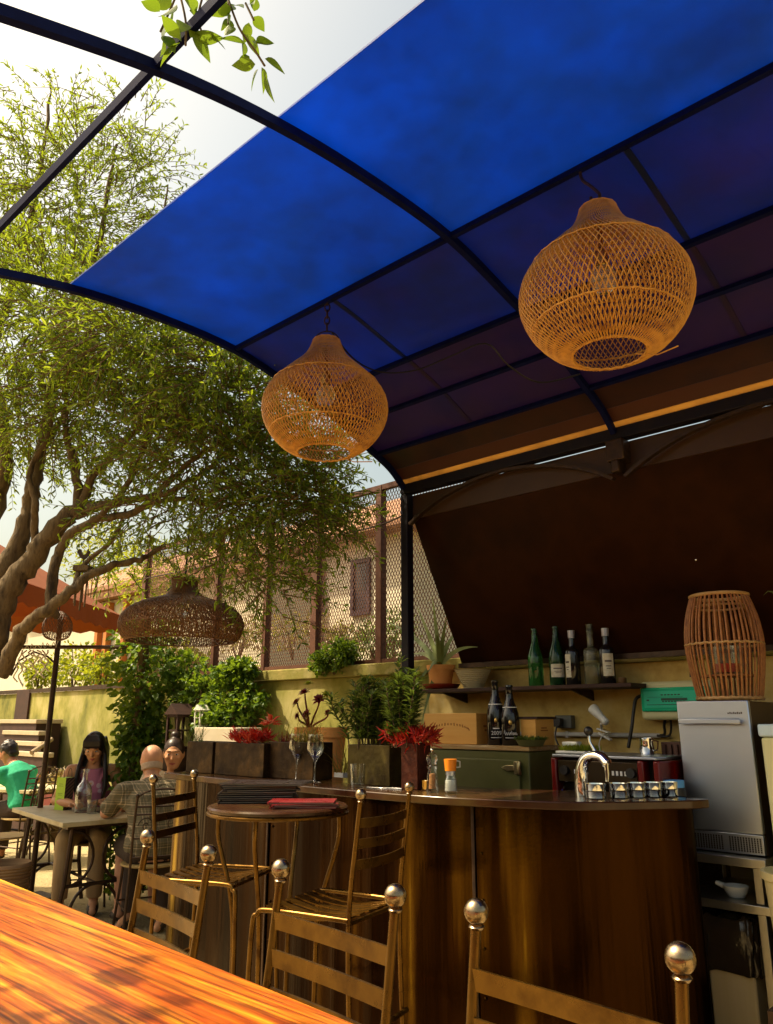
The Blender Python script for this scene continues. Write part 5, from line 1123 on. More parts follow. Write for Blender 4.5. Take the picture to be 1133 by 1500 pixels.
def hand(q, wrist, fwd, palm_n, curl=.5, side=1):
    """palm, four unequal bent fingers and a thumb leaving the side of the palm"""
    f = V(fwd).normalized(); pn = V(palm_n); pn = (pn - f * pn.dot(f)).normalized(); s = f.cross(pn) * side; w = V(wrist)
    M = Matrix((s, f, pn)).transposed(); q.ball(w + f * .045, (.036, .048, .014), 12, 8, M)
    for i, L_ in enumerate((.068, .078, .072, .056)):
        p0 = w + f * .082 + s * (.026 - .0175 * i); p1 = p0 + f * L_ * .42 * math.cos(curl * .5) + pn * L_ * .42 * math.sin(curl * .5); p2 = p1 + f * L_ * .33 * math.cos(curl * 1.3) + pn * L_ * .33 * math.sin(curl * 1.3); p3_ = p2 + f * L_ * .25 * math.cos(curl * 1.9) + pn * L_ * .25 * math.sin(curl * 1.9)
        caps(q, [p0, p1, p2, p3_], [.0088, .0084, .0078, .0068])
    t0 = w + f * .03 + s * .03; caps(q, [t0, t0 + f * .03 + s * .022 + pn * .008, t0 + f * .055 + s * .026 + pn * .018], [.012, .0098, .008])
def person(label, loc, face, P, skin, hair, top, bottom, shoe, sleeve=.45, hat=None, hairstyle='short', legs=True, trousers=True, strap=False, headrot=(0, 0, 0), topmask=True):
    t = thing('person', label, 'person', loc, 'people dining on the terrace'); Mz = Matrix.Rotation(face, 3, 'Z'); loc = V(loc)   # local: +y is where the person faces
    G = lambda v: V(v)
    body, shirt, pants = MB(), MB(), MB()
    pel, ch_, nk, hd = G(P['pelvis']), G(P['chest']), G(P['neck']), G(P['head']); mid = (pel + ch_) / 2 + V((0, -.015, 0)); sx_ = V((1, 0, 0)); w = P.get('w', 1)
    line = [pel - V((0, 0, .08)), pel, mid, ch_, ch_ * .45 + nk * .55, nk]; rad = [(.15 * w, .11 * w), (.165 * w, .115 * w), (.14 * w, .10 * w), (.158 * w, .108 * w), (.125 * w, .085), (.055, .055)]
    ell(body, line, rad, sx_); 
    ell(shirt, [pel - V((0, 0, .05)), pel + V((0, 0, .02)), mid, ch_, ch_ * .45 + nk * .55, ch_ * .12 + nk * .88], [(a + .014, b + .014) for a, b in rad[:4]] + [(.14 * w, .098), (.072, .066)] if not strap else [(a + .012, b + .012) for a, b in rad[:4]] + [(.10 * w, .094), (.09 * w, .085)], sx_)
    Mh = Matrix.Rotation(headrot[2], 3, 'Z') @ Matrix.Rotation(headrot[0], 3, 'X') @ Matrix.Rotation(headrot[1], 3, 'Y')
    hp = lambda x, y, z: hd + Mh @ V((x, y, z))
    caps(body, [nk - V((0, 0, .03)), hp(0, -.02, -.07)], [.056, .05])
    body.ball(hd, (.073, .092, .108), 24, 18, Mh); body.ball(hp(0, -.016, .026), (.0775, .09, .088), 22, 16, Mh); body.ball(hp(0, .022, -.055), (.055, .062, .062), 18, 12, Mh); body.ball(hp(0, .058, -.095), (.026, .024, .02), 12, 8, Mh)
    body.tube([hp(0, .084, .018), hp(0, .098, -.012), hp(0, .106, -.028), hp(0, .088, -.036)], [.007, .010, .0125, .008], 10); body.ball(hp(0, .084, .026), (.05, .014, .009), 12, 6, Mh)
    for s in (-1, 1): body.ball(hp(s * .038, .068, -.022), (.022, .02, .018), 10, 8, Mh); body.ball(hp(s * .073, -.008, -.005), (.010, .02, .03), 10, 8, Mh)
    for s, k in ((-1, 'L'), (1, 'R')):
        sh_, el, wr, fw = [G(v) for v in P['arm' + k]]
        caps(body, [sh_, sh_ * .5 + el * .5, el, el * .5 + wr * .5, wr], [.052, .047, .039, .037, .026]); body.ball(sh_ + V((-s * .03, 0, -.01)), (.07, .065, .065))
        hand(body, wr, fw, V(P.get('pn' + k, (0, 0, -1))), P.get('curl', .55), -s)
        if not strap:
            caps(shirt, [ch_ * .4 + nk * .6 - V((0, 0, .03)), sh_ - V((0, 0, .01))], [.085, .068]); caps(shirt, [mid * .3 + ch_ * .7 + V((s * .07, 0, 0)), sh_ * .8 + el * .2], [.08, .064])
            se = sh_ + (el - sh_) * sleeve * 2 if sleeve <= .5 else el
            shirt.ball(sh_ + V((-s * .02, 0, 0)), (.07, .064, .062), 14, 10); shirt.tube([sh_, sh_ * .5 + se * .5, se], [.068, .064, .066], 14)
        else: shirt.tube([ch_ + V((s * .065, .085, .05)), ch_ + V((s * .085, .07, .10)), nk + V((s * .10, .0, .0)), nk + V((s * .09, -.06, -.02))], .009, 8)
        hip, kn, an, toe = [G(v) for v in P['leg' + k]]
        caps(body, [hip, hip * .5 + kn * .5, kn, kn * .55 + an * .45, an], [.085, .074, .056, .052, .036]); caps(body, [an - V((0, 0, .02)), an * .4 + toe * .6, toe], [.036, .034, .026])
        if trousers == 'long': caps(pants, [hip, hip * .5 + kn * .5, kn], [.096, .088, .072]); pants.tube([kn, kn * .5 + an * .5, an + V((0, 0, .02))], [.072, .066, .058], 14)
        elif trousers == 'short': caps(pants, [hip, hip * .6 + kn * .4], [.1, .093]); pants.tube([hip * .6 + kn * .4, hip * .1 + kn * .9], [.093, .086], 14)
    pants.ball(pel + V((0, 0, -.03)), (.175 * w, .13, .11), 16, 12)
    T = lambda q: (setattr(q, 'v', [tuple(loc + Mz @ V(v)) for v in q.v]), q)[1]
    b = T(remesh(body, .007, 3)).build('body', skin, t, ang=80)
    T(remesh(shirt, .008, 3)).build('shirt', top, t, ang=80); T(remesh(pants, .009, 3)).build('trousers', bottom, t, ang=80)
    q = MB()
    for s, k in ((-1, 'L'), (1, 'R')):
        an, toe = V(P['leg' + k][2]), V(P['leg' + k][3]); q.ball((an * .35 + toe * .65) + V((0, 0, -.008)), (.044, .044, .034)); ell(q, [an + V((0, -.02, -.035)), an * .5 + toe * .5 + V((0, 0, -.015)), toe + V((0, 0, -.004))], [(.040, .034), (.045, .034), (.036, .026)], sx_)
    T(remesh(q, .009, 2)).build('shoes', shoe, t, ang=80)
    ew = mat('eye_white', (.7, .66, .6), rough=.2); ei = mat('eye_dark', (.02, .01, .008), rough=.1); lip = mat('lips', (.42, .09, .07), rough=.4)
    for s in (-1, 1):
        e = T(MB().ball(hp(s * .030, .0805, .004), (.0125, .008, .0065), 12, 8, Mh)).build('eye', ew, t); T(MB().ball(hp(s * .030, .0865, .003), (.006, .004, .006), 10, 8, Mh)).build('iris', ei, e)
        T(MB().tube([hp(s * .016, .093, .028), hp(s * .032, .091, .031), hp(s * .05, .078, .024)], [.0022, .0028, .0016], 6)).build('eyebrow', hair, t)
    q = MB(); q.tube([hp(-.024, .074, -.064), hp(-.01, .084, -.062), hp(0, .085, -.0635), hp(.01, .084, -.062), hp(.024, .074, -.064)], [.002, .0045, .004, .0045, .002], 6); q.tube([hp(-.021, .075, -.066), hp(0, .085, -.0715), hp(.021, .075, -.066)], [.002, .0055, .002], 6); T(q).build('lips', lip, t)
    q = MB()
    if hairstyle == 'long':
        q.ball(hp(0, -.012, .022), (.086, .098, .105), 22, 16, Mh)
        fr = MB(); 
        for i in range(15):   # fringe
            a = -.062 + .124 * i / 14; q.tube([hp(a * .6, .03, .112), hp(a * .95, .085, .09), hp(a, .096, .055), hp(a, .092, .034)], [.016, .013, .011, .005], 8)
        for i in range(13):
            for s in (-1, 1):
                yy = -.095 + .115 * i / 12; x0 = .074; q.tube([hp(s * (x0 - .01), yy, .05), hp(s * (x0 + .012), yy, -.05), hd + V((s * (x0 + .03), yy * .9 + .03, -.17)), hd + V((s * (x0 + .035 + rnd(-.01, .01)), yy * .7 + .05, -.30)), hd + V((s * (x0 + .02), yy * .6 + .07, -.42 + rnd(-.04, .04)))], [.016, .018, .018, .015, .005], 8)
        for i in range(9):
            a = -.07 + .14 * i / 8; q.tube([hp(a, -.085, .04), hp(a * 1.1, -.1, -.06), hd + V((a * 1.3, -.10, -.2)), hd + V((a * 1.4, -.11, -.38))], [.018, .02, .018, .008], 8)
        q = remesh(q, .006, 1)
    elif hairstyle == 'bun':
        q.ball(hp(0, -.010, .026), (.080, .092, .098), 20, 14, Mh); q.ball(hp(0, -.035, .135), (.04, .042, .034), 14, 10, Mh); q.ball(hp(0, -.07, -.02), (.066, .045, .06), 14, 10, Mh)
        q = remesh(q, .006, 1)
    elif hairstyle == 'short':
        q.ball(hp(0, -.016, .026), (.080, .094, .100), 20, 14, Mh); q.ball(hp(0, -.06, -.03), (.066, .042, .05), 14, 10, Mh)
        for i in range(40): r_ = rv(); r_.z = abs(r_.z); q.ball(hp(r_.x * .07, -.016 + r_.y * .08, .03 + r_.z * .09), .018, 8, 6)
        q = remesh(q, .007, 1)
    else:   # grey fringe round a bald crown
        for i in range(44):
            a = PI * (1.0 + .06) + PI * .88 * (i / 43) ; 
            for z in (-.06, -.05, -.04, -.03): q.ball(hp(.072 * math.cos(a) * (1 - .4 * max(0, -z - .02)), .088 * math.sin(a) - .002, z), (.009, .009, .012), 6, 5)
        q = remesh(q, .006, 1)
    T(q).build('hair', hair, t, ang=80)
    return t, hp, T
skin1 = mat('warm_skin', (.58, .28, .14), (.63, .32, .165), rough=.5, scale=14, spec=.35); skin2 = mat('ruddy_skin', (.56, .26, .15), (.62, .32, .19), rough=.5, scale=14); skin3 = mat('tan_skin', (.34, .13, .06), (.40, .16, .075), rough=.5, scale=14)
hb = mat('dark_hair', (.010, .006, .005), (.02, .011, .008), rough=.4, scale=60, stretch=(3, 3, .4)); hg = mat('grey_hair', (.46, .34, .25), (.36, .26, .18), rough=.7, scale=60)
# pink top with daisies
pinkm = mat('pink_top', (.58, .20, .30), rough=.7)
nt = pinkm.node_tree; vo = N(nt, 'ShaderNodeTexVoronoi'); vo.inputs['Scale'].default_value = 15; nt.links.new(coords(nt), vo.inputs['Vector']); nt.links.new(ramp(nt, vo.outputs['Distance'], [(.10, (.75, .45, .2)), (.16, (.72, .55, .6)), (.32, (.72, .50, .58)), (.38, (.56, .19, .30))]), nt.nodes['Principled BSDF'].inputs['Base Color'])
m, nt, out = newmat('plaid_shirt'); Lk = nt.links.new; vec = coords(nt)
def stripes(ax, sc, lo, hi):
    sp = N(nt, 'ShaderNodeSeparateXYZ'); Lk(vec, sp.inputs[0]); mu = N(nt, 'ShaderNodeMath', operation='MULTIPLY'); mu.inputs[1].default_value = sc; Lk(sp.outputs[ax], mu.inputs[0]); fr_ = N(nt, 'ShaderNodeMath', operation='FRACT'); Lk(mu.outputs[0], fr_.inputs[0])
    r = nt.nodes.new('ShaderNodeValToRGB'); r.color_ramp.interpolation = 'CONSTANT'; e = r.color_ramp.elements
    for _ in range(4): e.new(.5)
    for i, (p_, v_) in enumerate([(0, lo), (.42, hi), (.50, lo), (.68, .75 * hi), (.74, lo), (.9, .35 * hi)]): e[i].position = p_; e[i].color = (v_, v_, v_, 1)
    Lk(fr_.outputs[0], r.inputs['Fac']); return r.outputs['Color']
a1, a2 = stripes('Z', 15, .08, .9), stripes('Y', 15, .08, .9)
ad_ = N(nt, 'ShaderNodeMath', operation='ADD'); Lk(a1, ad_.inputs[0]); Lk(a2, ad_.inputs[1]); hf = N(nt, 'ShaderNodeMath', operation='MULTIPLY'); hf.inputs[1].default_value = .5; Lk(ad_.outputs[0], hf.inputs[0])
p = N(nt, 'ShaderNodeBsdfPrincipled'); p.inputs['Roughness'].default_value = .85; Lk(ramp(nt, hf.outputs[0], [(.05, (.10, .085, .045)), (.3, (.17, .13, .075)), (.55, (.33, .25, .15)), (1, (.48, .38, .26))]), p.inputs['Base Color']); nb = N(nt, 'ShaderNodeTexNoise'); nb.inputs['Scale'].default_value = 8; nb.inputs['Distortion'].default_value = 1.5; Lk(vec, nb.inputs['Vector']); bp = N(nt, 'ShaderNodeBump'); bp.inputs['Strength'].default_value = 1; bp.inputs['Distance'].default_value = .03; Lk(nb.outputs['Fac'], bp.inputs['Height']); Lk(bp.outputs['Normal'], p.inputs['Normal']); Lk(p.outputs[0], out.inputs['Surface']); plaid = m
greenm = mat('green_tshirt', (.02, .34, .17), (.03, .46, .25), rough=.85, scale=7, bump=.9, bscale=9); khaki = mat('khaki_cloth', (.40, .26, .12), (.46, .31, .15), rough=.85, scale=6, bump=1, bscale=8); darkc = mat('dark_cloth', (.03, .018, .013), (.05, .03, .02), rough=.9, scale=8); shoe = mat('dark_shoe', (.05, .03, .02), rough=.5)
def seat_pose(**k):
    P = dict(pelvis=(0, 0, .55), chest=(0, .06, .86), neck=(0, .09, 1.03), head=(0, .13, 1.165), armL=[(-.175, .08, .99), (-.25, .17, .76), (-.11, .38, .765), (.5, 1, -.1)], armR=[(.175, .08, .99), (.25, .17, .76), (.11, .38, .765), (-.5, 1, -.1)],
             legL=[(-.09, .02, .53), (-.12, .43, .52), (-.12, .40, .09), (-.13, .55, .035)], legR=[(.09, .02, .53), (.12, .43, .52), (.12, .44, .09), (.13, .59, .035)]); P.update(k); return P
tgt = lambda a, b: math.atan2(b[1] - a[1], b[0] - a[0]) - PI / 2
Wl = PD(131, 1200, 6.75); Wl.z = 0; Ml = PD(224, 1230, 5.75); Ml.z = 0
woman, hp, T = person('woman with long black hair and a pink flowered top looking down at the table', Wl, tgt(Wl, (-4.2, 1.9)), seat_pose(w=.92, neck=(0, .08, 1.045), head=(0, .14, 1.185), armL=[(-.165, .07, 1.0), (-.25, .14, .78), (-.10, .36, .775), (.5, 1, .1)], armR=[(.165, .07, 1.0), (.25, .17, .78), (.09, .40, .775), (-.5, 1, .1)]), skin1, hb, pinkm, khaki, shoe, hairstyle='long', trousers='long', strap=True, headrot=(-.42, 0, -.1))
man, hp, T = person('bald grey fringed man in a plaid shirt with his back to the camera', Ml, tgt(Ml, (-6.7, 3.7)), seat_pose(w=1.1, chest=(0, .10, .84), neck=(0, .19, 1.00), head=(0, .26, 1.105), armL=[(-.195, .15, .92), (-.29, .28, .76), (-.16, .52, .765), (.4, 1, 0)], armR=[(.195, .15, .92), (.28, .28, .76), (.14, .50, .765), (-.4, 1, 0)]), skin2, hg, plaid, darkc, shoe, sleeve=.44, hairstyle='bald', trousers='short', headrot=(-.30, 0, 0))
q = MB(); 
for s in (-1, 1): q.tube([hp(s * .078, -.005, .012), hp(s * .078, .05, .012), hp(s * .06, .092, .008)], .003, 5); q.tube([hp(s * .032 + .024 * math.cos(a), .102, .002 + .019 * math.sin(a)) for a in [2 * PI * i / 16 for i in range(16)]], .002, 5, closed=True)
T(q).build('glasses', iron, man)
W2 = PD(256, 1200, 6.35); W2.z = 0
person('young woman with dark hair tied in a top bun beside the bald man', W2, tgt(W2, (-3.6, 1.0)), seat_pose(w=.9, head=(0, .11, 1.15), neck=(0, .07, 1.0), chest=(0, .05, .84)), skin1, mat('brown_hair', (.025, .012, .008), (.04, .02, .012), rough=.4, scale=60), mat('cream_blouse', (.5, .42, .28), rough=.8), darkc, shoe, hairstyle='bun', trousers='long', headrot=(-.08, 0, .25))
Gl = PD(34, 1200, 8.3); Gl.z = 0
person('dark haired man in a bright green t-shirt leaning over the far table', Gl, tgt(Gl, (-9.9, 3.2)), seat_pose(chest=(0, .13, .84), neck=(0, .25, .97), head=(0, .35, 1.07), armL=[(-.175, .19, .885), (-.27, .34, .77), (-.13, .55, .765), (.4, 1, 0)], armR=[(.175, .19, .885), (.27, .34, .77), (.13, .55, .765), (-.4, 1, 0)]), skin3, hb, greenm, darkc, shoe, sleeve=.4, hairstyle='short', trousers='long', headrot=(-.45, 0, .15))
mv = lambda p, th, d: V((p.x - math.sin(th) * d, p.y + math.cos(th) * d, 0))
dup(ch, mv(Wl, tgt(Wl, (-4.2, 1.9)), .03), tgt(Wl, (-4.2, 1.9)), 'thin iron cafe chair under the woman in pink'); dup(ch, W2, tgt(W2, (-3.6, 1.0)), 'thin iron cafe chair under the woman with the bun'); dup(ch, Gl, tgt(Gl, (-9.9, 3.2)), 'thin iron cafe chair with an arched back behind the man in green')
E4 = PD(6, 1230, 7.0); dup(ch, V((E4.x, E4.y, 0)), 2.6, 'empty thin iron cafe chair at the far left beside the striped basket')
ch.location = Ml; ch.rotation_euler.z = tgt(Ml, (-6.7, 3.7))

# things on the tables
TT = .7215
gb = thing('gift_bag', 'lime green paper gift bag with dark patterned side and rope handles', 'bag', PZ(92, 1186, TT)); c = V(gb.location); Mg = Matrix.Rotation(rz2 + .35, 3, 'Z'); bw_, bd_, bh_ = .105, .08, .24
lime = mat('lime_paper', (.42, .62, .03), rough=.55); m, nt, out = newmat('dark_pattern_paper'); Lk = nt.links.new; vo = N(nt, 'ShaderNodeTexWave'); vo.inputs['Scale'].default_value = 22; vo.inputs['Distortion'].default_value = 1.5; Lk(coords(nt, (1, 1, .8), (.3, .6, .4)), vo.inputs['Vector']); p = N(nt, 'ShaderNodeBsdfPrincipled'); Lk(ramp(nt, vo.outputs['Fac'], [(.45, (.03, .015, .012)), (.62, (.16, .09, .06))]), p.inputs['Base Color']); Lk(p.outputs[0], out.inputs['Surface']); patt = m
g_ = lambda x, y, z: c + Mg @ V((x, y, z))
MB().prism([g_(-bw_ / 2, -bd_ / 2, 0), g_(bw_ / 2, -bd_ / 2, 0), g_(bw_ / 2, bd_ / 2, 0), g_(-bw_ / 2, bd_ / 2, 0)], (0, 0, bh_)).build('bag', lime, gb, smooth=False)
MB().prism([g_(bw_ / 2 + .0006, -bd_ / 2, 0), g_(bw_ / 2 + .002, -bd_ / 2, 0), g_(bw_ / 2 + .002, bd_ / 2, 0), g_(bw_ / 2 + .0006, bd_ / 2, 0)], (0, 0, bh_)).build('patterned_side', patt, gb, smooth=False)
for s in (-1, 1): MB().tube(bez(g_(-.025, s * .034, bh_), g_(-.02, s * .036, bh_ + .09), g_(.02, s * .036, bh_ + .09), g_(.025, s * .034, bh_), 10), .0022, 5).build('rope_handle', iron, gb)
q = MB()
for i, (zz, ww) in enumerate(((.19, .05), (.175, .06), (.12, .055), (.108, .045), (.08, .05), (.066, .035), (.045, .05))): q.add([g_(-ww / 2, -bd_ / 2 - .0006, zz), g_(ww / 2, -bd_ / 2 - .0006, zz), g_(ww / 2, -bd_ / 2 - .0006, zz + .004), g_(-ww / 2, -bd_ / 2 - .0006, zz + .004)], [(0, 1, 2, 3)])
q.build('printed_lines', mat('olive_print', (.16, .28, .02), rough=.6), gb, smooth=False)
wb = thing('water_bottle', 'clear swing top water bottle on the near cafe table', 'bottle', PZ(120, 1190, TT)); c = V(wb.location)
MB().lathe([(.055, 0), (.06, .01), (.06, .15), (.05, .19), (.02, .23), (.016, .30), (.019, .305), (.019, .315), (.015, .315), (.013, .30), (.017, .23), (.046, .19), (.0565, .15), (.0565, .012), (.001, .01)], c, 26).build('glass', glass, wb); MB().lathe([(.001, .0105), (.056, .0125), (.056, .12), (.001, .121)], c, 22).build('water', glass, wb)
def tumbler(label, c, mm=glass):
    t = thing('tumbler', label, 'glass', c); MB().lathe([(.032, 0), (.04, .10), (.0382, .10), (.0305, .01), (.001, .009)], c, 20).build('glass', mm, t); MB().lathe([(.0005, .0095), (.0302, .0105), (.0345, .055), (.0005, .0552)], c, 18).build('drink', mm, t)
tumbler('water tumbler beside the swing top bottle on the near cafe table', PZ(134, 1192, TT)); ambg = mat('amber_drink', (.75, .35, .08), rough=.05, trans=.7)
tumbler('amber tumbler on the far cafe table, right of the pair', PZ(57, 1148, TT), ambg); tumbler('amber tumbler on the far cafe table, left of the pair', PZ(46, 1148, TT), ambg); tumbler('clear tumbler on the far cafe table before the man in green', PZ(10, 1146, TT))
ph = PZ(141, 1191, TT); tag(MB().box(ph + V((0.03, 0.05, .005)), (.15, .075, .009), rz2).build('phone', black, bevel=.003), 'dark phone lying on the near cafe table by the woman in pink', 'phone')
bs = PD(4, 1290, 5.9); t = thing('woven_basket', 'striped woven basket standing at the far left edge', 'basket', (bs.x, bs.y, 0)); c = V(t.location)
q = MB(); pr = []
for i in range(22): pr += [(.155 + .0012 * i + .006, .01 + i * .019), (.155 + .0012 * i, .02 + i * .019)]
q.lathe([(.14, 0)] + pr + [(.17, .43), (.15, .02), (.001, .02)], c, 32); q.build('basket', mat('striped_basket', (.22, .11, .05), (.42, .28, .14), rough=.9, scale=14, stretch=(.05, .05, 3)), t)

# ------------------------------------------------------------------ parasol, lights and the planted corner on the left
A = PD(-14, 817, 5.05); B = PD(178, 908, 7.4); zc = 2.36; A.z = B.z = zc; ab = B - A; lf = V((-ab.y, ab.x, 0)); Cc = B + lf; Dd = A + lf; apx = (A + Cc) / 2 + V((0, 0, .75))
pr_ = thing('parasol', 'large orange canvas parasol behind the olive trunk', 'parasol', ((A + Cc) / 2).to_tuple()[:2] + (0,))
canvas = mat('orange_canvas', (.24, .055, .008), (.30, .08, .014), rough=.9, scale=4, translucent=.2, tcol=(.5, .12, .015))
q = MB(); cs = [A, B, Cc, Dd]
for i in range(4): a, b = cs[i], cs[(i + 1) % 4]; q.add([a, b, apx], [(0, 1, 2)])
q.add([p_ + V((0, 0, .006)) for p_ in cs] + [apx + V((0, 0, .006))], [(0, 1, 4), (1, 2, 4), (2, 3, 4), (3, 0, 4)])
q.build('canopy', canvas, pr_, smooth=False); q = MB()
for i in range(4):
    a, b = cs[i], cs[(i + 1) % 4]; k = 24; vs_ = []
    for j in range(k + 1): p_ = a + (b - a) * j / k; vs_ += [p_, p_ - V((0, 0, .15 + .012 * math.cos(j * PI))) + lf.normalized() * .006 * math.sin(j * 1.3)]
    q.add(vs_, [(2 * j, 2 * j + 2, 2 * j + 3, 2 * j + 1) for j in range(k)])
q.build('valance', canvas, pr_, smooth=False)
for p_ in cs: MB().tube([p_ - V((0, 0, .02)), apx - V((0, 0, .03))], .022, 6).build('rib', iron, pr_)
MB().tube([V((apx.x, apx.y, 0)), apx + V((0, 0, .08))], .03, 10).build('pole', iron, pr_)
pp = PD(85, 945, 6.6); ip = thing('iron_post', 'slim black iron post with a cross rail holding icicle lights', 'post', (pp.x, pp.y, 0))
MB().tube([(pp.x, pp.y, 0), (pp.x, pp.y, 2.42)], .022, 10).build('upright', iron, ip)
r0, r1 = PD(14, 952, 6.6), PD(186, 935, 6.6); r0.z = r1.z = PD(85, 948, 6.6).z; MB().tube([r0, r1], .016, 8).build('cross_rail', iron, ip); MB().tube([PD(16, 990, 6.6), PD(28, 968, 6.6), PD(50, 955, 6.6), PD(70, 962, 6.6), PD(84, 975, 6.6)], .008, 6).build('arched_brace', iron, ip)
MB().bb(pp.x - .16, pp.x + .16, pp.y - .16, pp.y + .16, 0, .07).build('base', iron, ip, bevel=.01)
il = thing('icicle_lights', 'white icicle string lights hanging from the cross rail', 'string lights', PD(50, 1000, 6.55)); wl_ = mat('white_wire', (.8, .78, .7), rough=.4)
MB().tube([PD(18 + i * 3.2, 951 - i * .35 + 5 * math.sin(i * 2.6), 6.58) for i in range(22)], .005, 5).build('wire', wl_, il)
for i, x in enumerate((23, 30, 36, 45, 51, 58, 63, 68)):
    ln_ = (46, 52, 30, 24, 42, 18, 40, 30)[i]; MB().tube(spline([PD(x + 3.4 * math.sin(j * 1.9 + i), 953 + ln_ * j / 7, 6.56 + .03 * math.cos(j * 2.1)) for j in range(8)], 3), .0065, 5).build('light_strand', wl_, il)
tag(MB().tube(spline([PY(600, 750, 3.5), PY(560, 768, 3.6), PY(490, 786, 3.6), PY(400, 808, 3.7), PY(290, 832, 3.7), PY(200, 850, 3.7)], 6), .006, 6).build('rope_line', mat('dark_rope', (.05, .03, .02), rough=.9)), 'dark rope line strung from the canopy column into the olive tree', 'rope')
# vine post and creepers
vp = PD(199, 1100, 6.75); vt = thing('creeper_post', 'post wrapped in dark green ivy creeper behind the bald man', 'plant', (vp.x, vp.y, 0))
MB().tube([(vp.x, vp.y, 0), (vp.x, vp.y, 2.25)], .045, 10).build('post', bark, vt); q, tw = MB(), MB()
for _ in range(900):
    z = rnd(.1, 2.25); r = rnd(.05, .26) * (1 + .35 * math.sin(z * 4)); a = rnd(0, 2 * PI); p_ = V((vp.x + r * math.cos(a), vp.y + r * math.sin(a) * .7, z))
    for j in range(3): q.leaf(p_ + rv() * .05, V((math.cos(a), math.sin(a), rnd(-1, .3))) + rv() * .7, rv() + V((0, 0, .8)), rnd(.04, .085), rnd(.03, .055), .15)
q.build('leaves', leaf_green, vt, smooth=False)
def bush(name, label, blobs, n, l, w, lm, cat='bush', grp=None, stem=True):
    q, tw = MB(), MB(); c0 = V(blobs[0][0]); zmin = min(b[0][2] - b[1][2] for b in blobs); t = thing(name, label, cat, (c0.x, c0.y, zmin), grp)
    for c, r in blobs:
        c = V(c)
        def one(p, u):
            for j in range(4): q.leaf(p + rv() * l * .6, u + rv() * .9, rv() + V((0, 0, .9)), l * rnd(.6, 1.2), w * rnd(.7, 1.2), .18)
        blob(c, r, n, one, .25)
        for j in range(5): u = rv(); tw.tube([(c.x, c.y, zmin), c + V((u.x * r[0] * .3, u.y * r[1] * .3, -r[2] * .1)), c + V((u.x * r[0], u.y * r[1], u.z * r[2])) * 1 if False else V((c.x + u.x * r[0] * .8, c.y + u.y * r[1] * .8, c.z + u.z * r[2] * .8))], [.012, .008, .003], 5)
    tw.build('stems', bark, t); q.build('leaves', lm, t, smooth=False); return t
P_ = lambda x, y, Y: tuple(PY(x, y, Y))
bush('wall_creeper', 'green creeper spreading on the mossy wall behind the planters', [(P_(300, 1015, 3.72), (.55, .12, .2)), (P_(345, 1030, 3.74), (.35, .12, .16)), (P_(265, 990, 3.75), (.4, .12, .22)), (P_(345, 985, 3.74), (.22, .1, .08)), (P_(315, 1055, 3.7), (.3, .12, .12))], 150, .055, .038, leaf_green)
bush('lime_shrub', 'bright lime shrub glowing beyond the mesh fence above the creeper', [(P_(245, 965, 4.35), (.42, .2, .22)), (P_(215, 985, 4.3), (.3, .2, .2)), (P_(285, 980, 4.3), (.25, .15, .15))], 170, .06, .04, leaf_lime)
bush('lime_shrub', 'yellow green shrub beyond the courtyard wall behind the iron post', [(P_(110, 975, 5.8), (.7, .3, .36)), (P_(60, 985, 5.8), (.5, .3, .26)), (P_(150, 985, 5.7), (.4, .3, .26))], 170, .075, .05, leaf_lime)
bush('fence_shrub', 'small round green shrub growing through the foot of the mesh fence', [(P_(490, 962, 3.86), (.18, .08, .12)), (P_(470, 972, 3.84), (.1, .07, .08)), (P_(505, 955, 3.88), (.12, .07, .09))], 130, .032, .02, leaf_green)
bush('fence_sprig', 'little green sprig growing on the wall top below the fence', [(P_(362, 978, 3.84), (.09, .05, .06)), (P_(350, 990, 3.83), (.07, .05, .04))], 40, .04, .022, leaf_lime)
bush('garden_shrub', 'tall green shrub behind the fence near the house wall', [(P_(548, 940, 5.2), (.26, .25, .22)), (P_(580, 930, 5.6), (.25, .25, .25))], 130, .06, .02, leaf_spike)
bush('garden_shrub', 'reddish pink bedding plants behind the fence', [(P_(430, 925, 6.0), (.9, .4, .2)), (P_(350, 930, 6.0), (.7, .4, .2)), (P_(500, 940, 6.2), (.4, .3, .18))], 150, .06, .03, leafmat('pinkish_leaves', [(.30, .14, .10), (.22, .18, .06), (.35, .2, .16), (.2, .2, .07)], .3))
bush('garden_tree', 'leafy young tree beyond the fence behind the olive crown', [(P_(215, 840, 6.3), (.6, .5, .55)), (P_(140, 810, 6.5), (.9, .5, .6))], 230, .10, .03, leaf_lime, 'tree')
bush('ground_plant', 'leafy plant with red leaves at the foot of the ivy post', [(P_(215, 1075, 3.6), (.22, .12, .35))], 120, .07, .045, leaf_green, 'plant')
# little house lanterns and trough by the wall
def house(label, c, s, mm):
    t = thing('house_lantern', label, 'lantern', c, 'house shaped lanterns by the wall'); c = V(c); w_ = .10 * s; h_ = .17 * s
    q = MB()
    for sx_ in (-1, 1):
        for sy_ in (-1, 1): q.box(c + V((sx_ * w_ * .45, sy_ * w_ * .45, h_ / 2)), (w_ * .12, w_ * .12, h_))
    q.box(c + V((0, 0, h_ * .04)), (w_, w_, h_ * .08)); q.box(c + V((0, 0, h_ * .97)), (w_, w_, h_ * .08)); q.box(c + V((0, 0, h_ * .55)), (w_ * .9, w_ * .9, h_ * .05)); q.build('frame', mm, t, smooth=False)
    e = w_ * .62; z = h_ * 1.012; MB().add([c + V((-e, -e, z)), c + V((e, -e, z)), c + V((e, e, z)), c + V((-e, e, z)), c + V((0, -e, z + w_ * .55)), c + V((0, e, z + w_ * .55))], [(0, 3, 2, 1), (0, 1, 4), (2, 3, 5), (1, 2, 5, 4), (3, 0, 4, 5)]).build('roof', mm, t, smooth=False)
